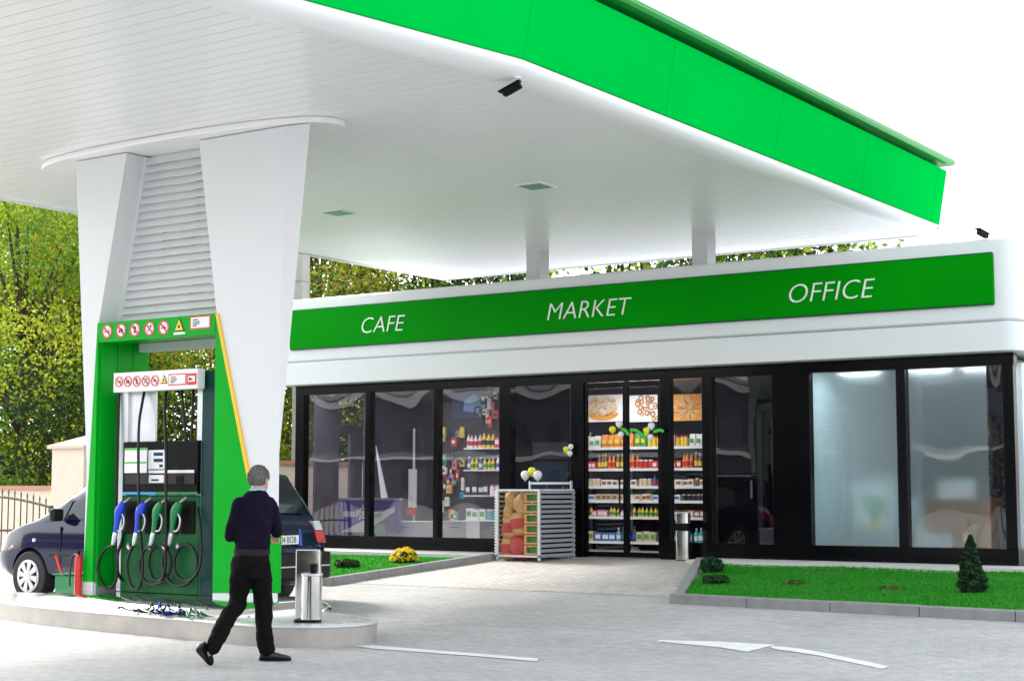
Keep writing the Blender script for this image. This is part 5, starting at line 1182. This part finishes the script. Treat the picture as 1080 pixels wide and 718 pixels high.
# trousers
mb = MB(); loft(mb, [(J(263, 612, .0), .120, .115, TW), (J(263.5, 602, -.005), .163, .135, TW), (J(264, 592, -.005), .166, .132, TW), (J(264, 582), .155, .115, TW)])
limb(mb, [hL + Vector((0, 0, -.03)), hL + (kL - hL) * .45 + Vector((.0, -.015, 0)), kL], [.108, .100, .080]); limb(mb, [kL, kL + (aL - kL) * .4 + Vector((-.01, -.02, 0)), aL + Vector((.0, .0, -.03))], [.080, .078, .066])
limb(mb, [hR_ + Vector((0, 0, -.03)), hR_ + (kR - hR_) * .45, kR], [.108, .100, .080]); limb(mb, [kR, kR + (aR - kR) * .45 + Vector((-.012, 0, 0)), aR + Vector((-.005, 0, -.03))], [.080, .078, .074])
remeshed(mb, 'trousers', M['trouser'], man, .011, 4, disp=.032, dscale=.085)
# shoes
def shoe(heel, toe, up):
    mb = MB(); heel, toe, up = Vector(heel), Vector(toe), Vector(up).normalized(); d = (toe - heel); L_ = d.length; d.normalize(); sd_ = d.cross(up).normalized(); up = sd_.cross(d)
    prof = [(-.02, .030, .05), (.05, .038, .085), (.22, .042, .095), (.42, .042, .075), (.62, .047, .055), (.80, .047, .044), (.94, .036, .034), (1.0, .018, .022)]
    vs = []; n_ = 16
    for u, wd, ht in prof:
        for k in range(n_):
            t = 2 * PI * k / n_; y = wd * math.cos(t); z = ht / 2 + ht / 2 * math.copysign(abs(math.sin(t)) ** .7, math.sin(t)); vs.append(heel + d * (u * L_) + sd_ * y + up * z)
    m_ = len(prof); mb.add(vs, [(i * n_ + k, i * n_ + (k + 1) % n_, (i + 1) * n_ + (k + 1) % n_, (i + 1) * n_ + k) for i in range(m_ - 1) for k in range(n_)] + [list(range(n_))[::-1], list(range((m_ - 1) * n_, m_ * n_))])
    s_ = mb.build('shoe', M['shoe'], man, smooth=True, local=True); s_.modifiers.new('s', 'SUBSURF').levels = 1
    mb = MB(); q = []
    for u, wd, ht in prof: q.append((u, wd * 1.06))
    pts = [heel + d * (u * L_) + sd_ * w_ for u, w_ in q] + [heel + d * (u * L_) - sd_ * w_ for u, w_ in q[::-1]]
    mb.prism([p - up * .006 for p in pts], up * .02); mb.build('sole', M['blackm'], s_, local=True)
shoe(J(274, 696, .02) + Vector((0, 0, .004)), J(306, 696, -.02) + Vector((0, 0, .004)), (0, 0, 1))
tL = J(224, 701, -.33); shoe(J(217, 675, -.35), (J(226, 697, -.24).x, -.26, .012), (-.8, -.1, .5))

# ------------------------------------------------------------------ vegetation helpers
def leaf_mesh(centers, sizes, mids, mats, name, parent=None, upbias=.3, aspect=.6, local=False, out=None):
    n_ = len(centers); nrm = RNG.normal(size=(n_, 3)); nrm[:, 2] += upbias
    if out is not None: nrm += out
    nrm /= np.linalg.norm(nrm, axis=1)[:, None]
    t = RNG.normal(size=(n_, 3)); t -= (t * nrm).sum(1)[:, None] * nrm; t /= np.linalg.norm(t, axis=1)[:, None]; b = np.cross(nrm, t)
    s_ = sizes[:, None]
    vs = np.stack([centers - t * s_ * .5, centers + b * s_ * .5 * aspect + nrm * s_ * .08, centers + t * s_ * .5, centers - b * s_ * .5 * aspect + nrm * s_ * .08], 1).reshape(-1, 3)
    if parent is not None and not local: vs = vs - np.array(origin_of(parent))
    me = bpy.data.meshes.new(name); me.vertices.add(n_ * 4); me.vertices.foreach_set('co', vs.ravel().astype(np.float32))
    me.loops.add(n_ * 4); me.loops.foreach_set('vertex_index', np.arange(n_ * 4, dtype=np.int32)); me.polygons.add(n_)
    me.polygons.foreach_set('loop_start', np.arange(0, n_ * 4, 4, dtype=np.int32)); me.polygons.foreach_set('material_index', np.asarray(mids, dtype=np.int32))
    for m in mats: me.materials.append(m)
    me.update(); me.validate(); o = bpy.data.objects.new(name, me); COL.objects.link(o)
    if parent is not None: o.parent = parent
    return o
def tree(x, y, h, r, nleaf, mix, label, size=.17, base=.22, nm='broadleaf_tree', group='trees behind the station', seed=0):
    rg_ = np.random.default_rng(seed); z0 = zg(y); o = thing(nm, (x, y, z0), label, 'tree', group)
    mb = MB(); top = h * .8; trunk = [(x, y, z0 - .1), (x + .1, y, z0 + h * .2), (x - .05, y + .1, z0 + h * .45), (x + .1, y, z0 + top)]; tr_ = h * .022
    mb.tube(spline(trunk, 4), [tr_ * (1 - .85 * i / 12) for i in range(13)], 9)
    nc = 34; cl_ = []
    for i in range(nc):
        th = rg_.uniform(0, 2 * PI); f = rg_.uniform(base, 1.0); prof = (math.sin(PI * min(1, max(0, (f - base) / (1 - base)) * .86 + .12))) ** .7
        q = rg_.uniform(.25, 1.0) ** .6 * r * prof; cl_.append((x + q * math.cos(th), y + q * math.sin(th), z0 + h * f * .96))
    for i, c in enumerate(cl_):
        s0 = Vector(trunk[0]).lerp(Vector((x, y, z0 + top)), min(.95, max(.2, (c[2] - z0) / h * .75))); mb.tube(spline([s0, s0.lerp(Vector(c), .5) + Vector((0, 0, .15 * r * .3)), Vector(c)], 3), [tr_ * .34 * (1 - .8 * k / 6) for k in range(7)], 5)
    mb.build('trunk', M['bark'], o, smooth=True)
    per = nleaf // nc; C_, S_, I_, O_ = [], [], [], []
    for c in cl_:
        rad = rg_.uniform(.32, .52) * r; d = rg_.normal(size=(per, 3)); d /= np.linalg.norm(d, axis=1)[:, None]; rr_ = rad * rg_.uniform(.25, 1.05, size=(per, 1)) ** .5
        P_ = np.array(c) + d * rr_ * np.array([1, 1, .75]); C_.append(P_); S_.append(rg_.uniform(.7, 1.4, per) * size); O_.append(d * .8)
        f = (c[2] - z0) / h; pm = [mix(f, rg_)] * 1; k_ = mix(f, rg_); alt = mix(f, rg_); I_.append(np.where(rg_.random(per) < .72, k_, alt))
    leaf_mesh(np.concatenate(C_), np.concatenate(S_), np.concatenate(I_), [M['lf_d'], M['lf_m'], M['lf_y'], M['lf_g'], M['lf_o']], 'crown', o, out=np.concatenate(O_))
    return o
def mix_left(f, r_): return r_.choice([1, 2, 3], p=[.30, .54, .16]) if f > .45 else r_.choice([0, 1, 2], p=[.28, .50, .22])
def mix_dark(f, r_): return r_.choice([0, 1, 2], p=[.55, .33, .12])
def mix_autumn(f, r_): return r_.choice([0, 1, 2, 3, 4], p=[.34, .38, .14, .06, .08])
def mix_gold(f, r_): return r_.choice([1, 2, 3, 4], p=[.35, .35, .2, .1])
def TX(px, Y): return at(px, 400, Y).x
tree(TX(22, 24.5), 24.5, 9.2, 3.1, 42000, mix_left, 'yellow-topped leafy tree at the far left edge', .10, .08, seed=1)
tree(TX(75, 27), 27, 10.2, 3.3, 36000, mix_left, 'tall yellowing tree behind the cream gate pillar', .105, .08, seed=2)
tree(TX(-40, 27), 27, 10, 3.6, 20000, mix_left, 'leafy yellowing tree cut by the left picture edge', .13, .12, seed=3)
tree(TX(45, 33), 33, 10.5, 4.2, 24000, mix_dark, 'dark green tree behind the yellow left-hand trees', .15, .05, seed=4)
tree(TX(165, 32), 32, 10, 4.0, 26000, mix_autumn, 'brown and green tree seen through the dispenser frame', .13, .08, seed=5)
tree(TX(235, 36), 36, 10, 4.2, 9000, mix_autumn, 'autumn tree hidden behind the broad white pillar', .22, .08, seed=6)
tree(TX(335, 34), 34, 9.5, 3.4, 26000, mix_gold, 'golden tree beside the concrete pole behind the shop', .12, .06, seed=7)
tree(TX(395, 37), 37, 10, 3.8, 26000, mix_autumn, 'rusty green tree above the word CAFE', .13, .06, seed=8)
tree(TX(460, 38), 38, 10, 3.6, 16000, mix_autumn, 'rusty tree at the far canopy corner', .14, .1, seed=9)
tree(TX(545, 40), 40, 10, 4.2, 8000, mix_dark, 'dark tree behind the left roof post', .2, .1, seed=10)
tree(TX(650, 40), 40, 10, 4.2, 8000, mix_autumn, 'autumn tree between the two roof posts', .2, .1, seed=11)
tree(TX(765, 40), 40, 9.2, 4.2, 8000, mix_dark, 'dark tree behind the right roof post', .2, .1, seed=12)
tree(TX(870, 41), 41, 8.0, 3.6, 7000, mix_autumn, 'autumn tree above the word OFFICE', .2, .1, seed=13)
tree(TX(950, 41), 41, 7.1, 3.0, 6000, mix_dark, 'low dark tree near the right end of the roof', .2, .1, seed=14)
tree(TX(1097, 29), 29, 4.0, 1.5, 9000, mix_left, 'yellow-green tree beside the right end of the shop', .15, .05, group='trees behind the station', seed=15)
# utility pole
p = at(318, 315, 30); pz = 9.0
up_ = thing('utility_pole', (p.x, 30, .44), 'grey concrete utility pole rising behind the shop roof', 'utility pole')
mb = MB(); mb.prism([(p.x - .16, 29.86, .40), (p.x + .16, 29.86, .40), (p.x + .16, 30.14, .40), (p.x - .16, 30.14, .40)], (0, 0, pz)); mb.build('shaft', M['polec'], up_, bevel=.03)
mb = MB(); mb.box(p.x - .17, p.x + .17, 29.85, 30.15, 6.72, 6.76); mb.build('band', M['steelb'], up_)
mb = MB(); mb.bar((p.x - .8, 30, 9.1), (p.x + .8, 30, 9.1), .1, .1); mb.build('crossarm', M['polec'], up_)

# boundary wall, pillar, gate
pw0, pw1 = at(54.5, 500, 20).x, at(88, 500, 20).x
gp2 = thing('gate_pillar', ((pw0 + pw1) / 2, 20.4, .3), 'cream rendered gate pillar with a sloped cap', 'pillar')
mb = MB(); mb.box(pw0, pw1, 20, 20.9, .2, 2.30); mb.build('shaft', M['cream'], gp2)
mb = MB(); cxp, cyp = (pw0 + pw1) / 2, 20.45; mb.box(pw0 - .07, pw1 + .07, 19.93, 20.97, 2.302, 2.36); v0 = [(pw0 - .07, 19.93, 2.361), (pw1 + .07, 19.93, 2.361), (pw1 + .07, 20.97, 2.361), (pw0 - .07, 20.97, 2.361), (cxp, cyp, 2.56)]; mb.add(v0, [(0, 1, 4), (1, 2, 4), (2, 3, 4), (3, 0, 4), (3, 2, 1, 0)]); mb.build('cap', mat('cap_stone', (.70, .55, .44), .8, var=.08), gp2)
w1 = thing('boundary_wall', (-30, 20.6, .3), 'low cream boundary wall with terracotta coping behind the iron gate', 'wall')
mb = MB(); mb.box(-48, pw0 - .002, 20.45, 20.7, .2, 1.54); mb.build('wall_body', M['cream'], w1); mb = MB(); mb.box(-48, pw0 - .004, 20.38, 20.77, 1.542, 1.62); mb.build('coping', M['coping'], w1)
w2 = thing('boundary_wall', (-23, 28, .4), 'cream boundary wall running back behind the glass corner of the shop', 'wall')
mb = MB(); mb.box(-23.4, -23.15, 20.95, 52, .2, 2.08); mb.build('wall_body', M['cream'], w2); mb = MB(); mb.box(-23.47, -23.08, 20.98, 52, 2.082, 2.16); mb.build('coping', M['coping'], w2)
gt = thing('iron_gate', (at(25, 560, 18.6).x, 18.6, .25), 'brown wrought iron gate with arched top in front of the cream wall', 'gate')
def arch(px): t = (px + 30) / 80; return 523 + 17 * max(0, t - .25) ** 1.6
mb = MB(); px = -25
while px < 51:
    x = at(px, 560, 18.6).x; zt = at(px, arch(px) - 5, 18.6).z; mb.cyl((x, 18.6, .24), (x, 18.6, zt), .011, n=8); mb.cyl((x, 18.6, zt), (x, 18.6, zt + .07), .018, .002, n=8); px += 6.6
mb.build('bars', M['iron'], gt)
mb = MB(); mb.tube([at(q_, arch(q_), 18.59) for q_ in range(-28, 53, 4)], .022, 8); mb.bar(at(-28, 559.5, 18.59), at(52, 558.5, 18.59), .03, .04); mb.bar((at(-28, 560, 18.6).x, 18.59, .36), (at(52, 560, 18.6).x, 18.59, .36), .03, .04); mb.build('rails', M['iron'], gt, smooth=40)
mb = MB(); x = at(53, 560, 18.6).x; mb.box(x - .03, x + .03, 18.57, 18.63, .24, at(53, 533, 18.6).z); mb.build('post', M['iron'], gt)
def bush(x, y, z, rx, rz, nleaf, mats, label, size=.05, name='bush', cat='bush', group=None, flat=1., cone=False):
    o = thing(name, (x, y, z), label, cat, group)
    mb = MB()
    for i in range(7): a = i * .9; mb.tube([(x, y, z - .03), (x + rx * .3 * math.cos(a), y + rx * .3 * math.sin(a), z + rz * .35), (x + rx * .55 * math.cos(a), y + rx * .55 * math.sin(a), z + rz * (.7 if not cone else .4))], [.012, .009, .004], 5)
    if cone: mb.tube([(x, y, z - .03), (x, y, z + rz * .9)], [.03, .004], 6)
    mb.build('stem', M['bark'], o)
    d = RNG.normal(size=(nleaf, 3)); d /= np.linalg.norm(d, axis=1)[:, None]; q = RNG.uniform(.2, 1, size=(nleaf, 1)) ** .4
    if cone:
        f = RNG.uniform(0, 1, nleaf) ** 1.5; an = RNG.uniform(0, 2 * PI, nleaf); k_ = np.sqrt(RNG.uniform(.15, 1, nleaf)) * rx * (np.clip(1 - f, 0, 1) ** .85 * (1 + .28 * np.sin(an * 3 + f * 17) * np.sin(f * 23)) + .03); k_ *= np.where(f < .1, .6 + 4 * f, 1)
        P_ = np.stack([x + k_ * np.cos(an), y + k_ * np.sin(an), z + .02 + f * rz], 1); d = np.stack([np.cos(an), np.sin(an), .4 * np.ones(nleaf)], 1)
    else:
        lump = 1 + .16 * np.sin(d[:, :1] * 7 + x) * np.sin(d[:, 1:2] * 6) ; P_ = np.array([x, y, z + rz * .5]) + d * q * lump * np.array([rx, rx, rz * .55])
    P_[:, 2] = np.maximum(P_[:, 2], z + .005)
    leaf_mesh(P_, RNG.uniform(.7, 1.4, nleaf) * size, RNG.integers(0, len(mats), nleaf), [M[m] for m in mats], 'foliage', o, out=d * .7)
    return o

# ------------------------------------------------------------------ lawns with kerbs
def lawn(poly, nblade, name, kerbs, label, mowh=.030):
    # poly in plan, counter-clockwise; top follows the ground 0.10 above
    xs = [p[0] for p in poly]; ys_ = [p[1] for p in poly]; mb = MB(); zt = lambda y: zg(y) + .085 - .085 * max(0, min(1, (y - 17) / 4.4))
    ny = 5; 
    mb.add([(x, y, zt(y)) for x, y in poly], [list(range(len(poly)))])
    tag(mb.build(name, M['grassb'], None), kind='structure')
    P_ = []
    def inside(x, y):
        c = False; j = len(poly) - 1
        for i in range(len(poly)):
            if (poly[i][1] > y) != (poly[j][1] > y) and x < (poly[j][0] - poly[i][0]) * (y - poly[i][1]) / (poly[j][1] - poly[i][1]) + poly[i][0]: c = not c
            j = i
        return c
    while len(P_) < nblade:
        x, y = RNG.uniform(min(xs), max(xs)), RNG.uniform(min(ys_), max(ys_))
        if inside(x, y): P_.append((x, y, zt(y)))
    P_ = np.array(P_); n_ = len(P_); an = RNG.uniform(0, 2 * PI, n_); h_ = RNG.uniform(.55, 1.35, n_) * mowh * (1 + .35 * np.sin(P_[:, 0] * 2.3) * np.sin(P_[:, 1] * 3.1)); w_ = .006 + .004 * RNG.random(n_); ln_ = RNG.normal(size=(n_, 2)) * .022
    t = np.stack([np.cos(an), np.sin(an), np.zeros(n_)], 1) * w_[:, None]
    tip = P_ + np.stack([ln_[:, 0], ln_[:, 1], h_], 1)
    vs = np.stack([P_ - t, P_ + t, tip], 1).reshape(-1, 3)
    me = bpy.data.meshes.new('grass'); me.vertices.add(n_ * 3); me.vertices.foreach_set('co', vs.ravel().astype(np.float32)); me.loops.add(n_ * 3); me.loops.foreach_set('vertex_index', np.arange(n_ * 3, dtype=np.int32)); me.polygons.add(n_); me.polygons.foreach_set('loop_start', np.arange(0, n_ * 3, 3, dtype=np.int32)); me.materials.append(M['grass']); me.update(); me.validate()
    o = bpy.data.objects.new('grass', me); COL.objects.link(o); tag(o, label, 'grass', kind='stuff')
def kerb(p, q, label, w_=.12, up_=.115, seg=1.0):
    p, q = Vector((*p, 0)), Vector((*q, 0)); L_ = (q - p).length; d = (q - p).normalized(); n_ = max(1, round(L_ / seg)); nr = Vector((-d.y, d.x, 0)) * w_
    mb = MB()
    for i in range(n_):
        a = p + d * (L_ * i / n_ + .004); b = p + d * (L_ * (i + 1) / n_ - .004); dz = random.uniform(-.004, .004)
        V = [Vector((v.x, v.y, zg(v.y) + h_)) for h_ in (-.1, up_ + dz) for v in (a, b, b + nr, a + nr)]
        mb.add(V, [(0, 3, 2, 1), (4, 5, 6, 7), (0, 1, 5, 4), (1, 2, 6, 5), (2, 3, 7, 6), (3, 0, 4, 7)])
    return single(mb, 'kerb', [M['concrete']], label, 'kerb', 'lawn kerbs', bevel=.012)
# right-hand bed
A0 = gs(705, 636); A1 = gs(1080, 656); A1 = A0 + (A1 - A0) * 2.2; B0 = gs(718, 599)
fr_ = Vector((A0.x, A0.y)); fe = Vector((A1.x, A1.y)); bk_ = Vector((B0.x, 21.6))
d_ = (fe - fr_).normalized(); nn = Vector((-d_.y, d_.x)); e2 = (bk_ - fr_).normalized()
lawn([tuple(fr_ + nn * .12 + e2 * .02 + d_ * .12), tuple(fe + nn * .12), (fe.x, 21.75), (bk_.x + .1, 21.75)], 90000, 'lawn_bed_east', None, 'short bright green grass of the right-hand bed')
kerb(fr_ + d_ * .005, fe, 'grey concrete kerb along the front of the right lawn'); kerb(bk_ + Vector((-.1, .1)), fr_ + nn * .125 - d_ * .0, 'pale concrete kerb beside the door apron', up_=.10)
# left-hand bed
C0 = gs(349, 618); C1 = gs(440, 605); C2 = gs(530, 590.5)
c0, c1, c2 = (Vector((p.x, p.y)) for p in (C0, C1, C2)); c2 = Vector((-14.85, 21.42)); c0 = Vector((-14.78, 17.3))
lawn([(c0.x - .12, c0.y), (c2.x - .12, 21.45), (-21, 21.45), (-21, 17.3)], 70000, 'lawn_bed_west', None, 'short bright green grass of the left-hand bed')
kerb(c0 + Vector((0, -.0)), c2, 'grey concrete kerb along the left lawn'); kerb((-21, 17.18), (c0.x, 17.18), 'grey kerb end of the left lawn behind the car')
def ztop(y): return zg(y) + .085 - .085 * max(0, min(1, (y - 17) / 4.4))
p = gs(757, 604); bush(p.x, p.y - .2, ztop(p.y), .165, .20, 2200, ['lf_b', 'lf_b', 'lf_c'], 'small round bush at the back corner of the right lawn', .045, group='low bushes on the lawns')
p = gs(755, 620); bush(p.x, p.y, ztop(p.y), .17, .11, 1800, ['lf_d', 'lf_c', 'lf_b'], 'flat dark bush in front of the round bush', .045, group='low bushes on the lawns')
p = gs(1025, 629); bush(p.x, p.y, ztop(p.y), .185, .64, 6000, ['lf_c', 'lf_c', 'lf_b'], 'small cone shaped conifer on the right lawn', .05, name='conifer', cat='conifer', cone=True)
p = gs(366, 603); bush(p.x, p.y, ztop(p.y), .20, .14, 1600, ['lf_d', 'lf_d', 'lf_c'], 'flat dark bush on the left lawn near the car', .05, group='low bushes on the lawns')
p = gs(840, 620); bush(p.x, p.y, ztop(p.y), .17, .05, 90, ['lf_o', 'lf_d'], 'sparse brown seedling in the middle of the right lawn', .04, name='seedling', cat='seedling', group='seedlings on the lawn')
p = gs(940, 627); bush(p.x, p.y, ztop(p.y), .17, .05, 90, ['lf_o', 'lf_d'], 'sparse brown seedling left of the conifer', .04, name='seedling', cat='seedling', group='seedlings on the lawn')
p = gs(426, 595); ch = bush(p.x, p.y, ztop(p.y), .20, .19, 1500, ['lf_d', 'lf_c'], 'yellow chrysanthemum clump on the left lawn', .05, name='chrysanthemum', cat='flower')
n_ = 330; d = RNG.normal(size=(n_, 3)); d[:, 2] = np.abs(d[:, 2]); d /= np.linalg.norm(d, axis=1)[:, None]
leaf_mesh(np.array([p.x, p.y, ztop(p.y) + .05]) + d * np.array([.215, .215, .185]) * RNG.uniform(.93, 1.08, size=(n_, 1)), RNG.uniform(.04, .065, n_), np.zeros(n_), [M['flower']], 'blooms', ch, out=d * 2, aspect=.9)
# tufts of short hair that break up the outline of the head
hv = np.array([(RH @ Vector((0, 0, 0))) + f.center for f in hr.data.polygons]); hn = np.array([f.normal for f in hr.data.polygons])
ix = RNG.integers(0, len(hv), 2600)
leaf_mesh(hv[ix] + hn[ix] * .004 + RNG.normal(size=(2600, 3)) * .002, RNG.uniform(.014, .026, 2600), np.zeros(2600), [M['hair']], 'hair_tufts', hr, out=hn[ix] * 1.2, aspect=.22, local=True)
# tubes added to imitate hose and nozzle reflections in the steel plinth
rh = random.Random(3)
for px, m, lab in ((146, 'rubber', 'black tube imitating a hose reflection at the left of the tangle'), (168, 'rubber', 'looped black tube imitating a hose reflection in the middle of the tangle'), (188, 'rubber', 'black tube imitating a hose reflection beside the walking man'), (176, 'blue', 'short blue tube imitating a nozzle reflection below the dispenser'), (205, 'green2', 'short green tube imitating a nozzle reflection below the dispenser')):
    pts = []
    for i in range(9):
        q = gz(px + (i - 4) * (5.2 if m == 'rubber' else 3.2), 641 + 5.5 * math.sin(i * 1.9 + px) + (px - 146) * .075, .235); pts.append((q.x, q.y, .236 + .03 * rh.random() + .05 * (math.sin(i * 1.3 + px) > .4)))
    mb = MB(); mb.tube(spline(pts, 6), .013, 8); single(mb, 'reflection_tube', [M[m]], lab, 'hose', 'tubes imitating reflections on the pump island', smooth=True)
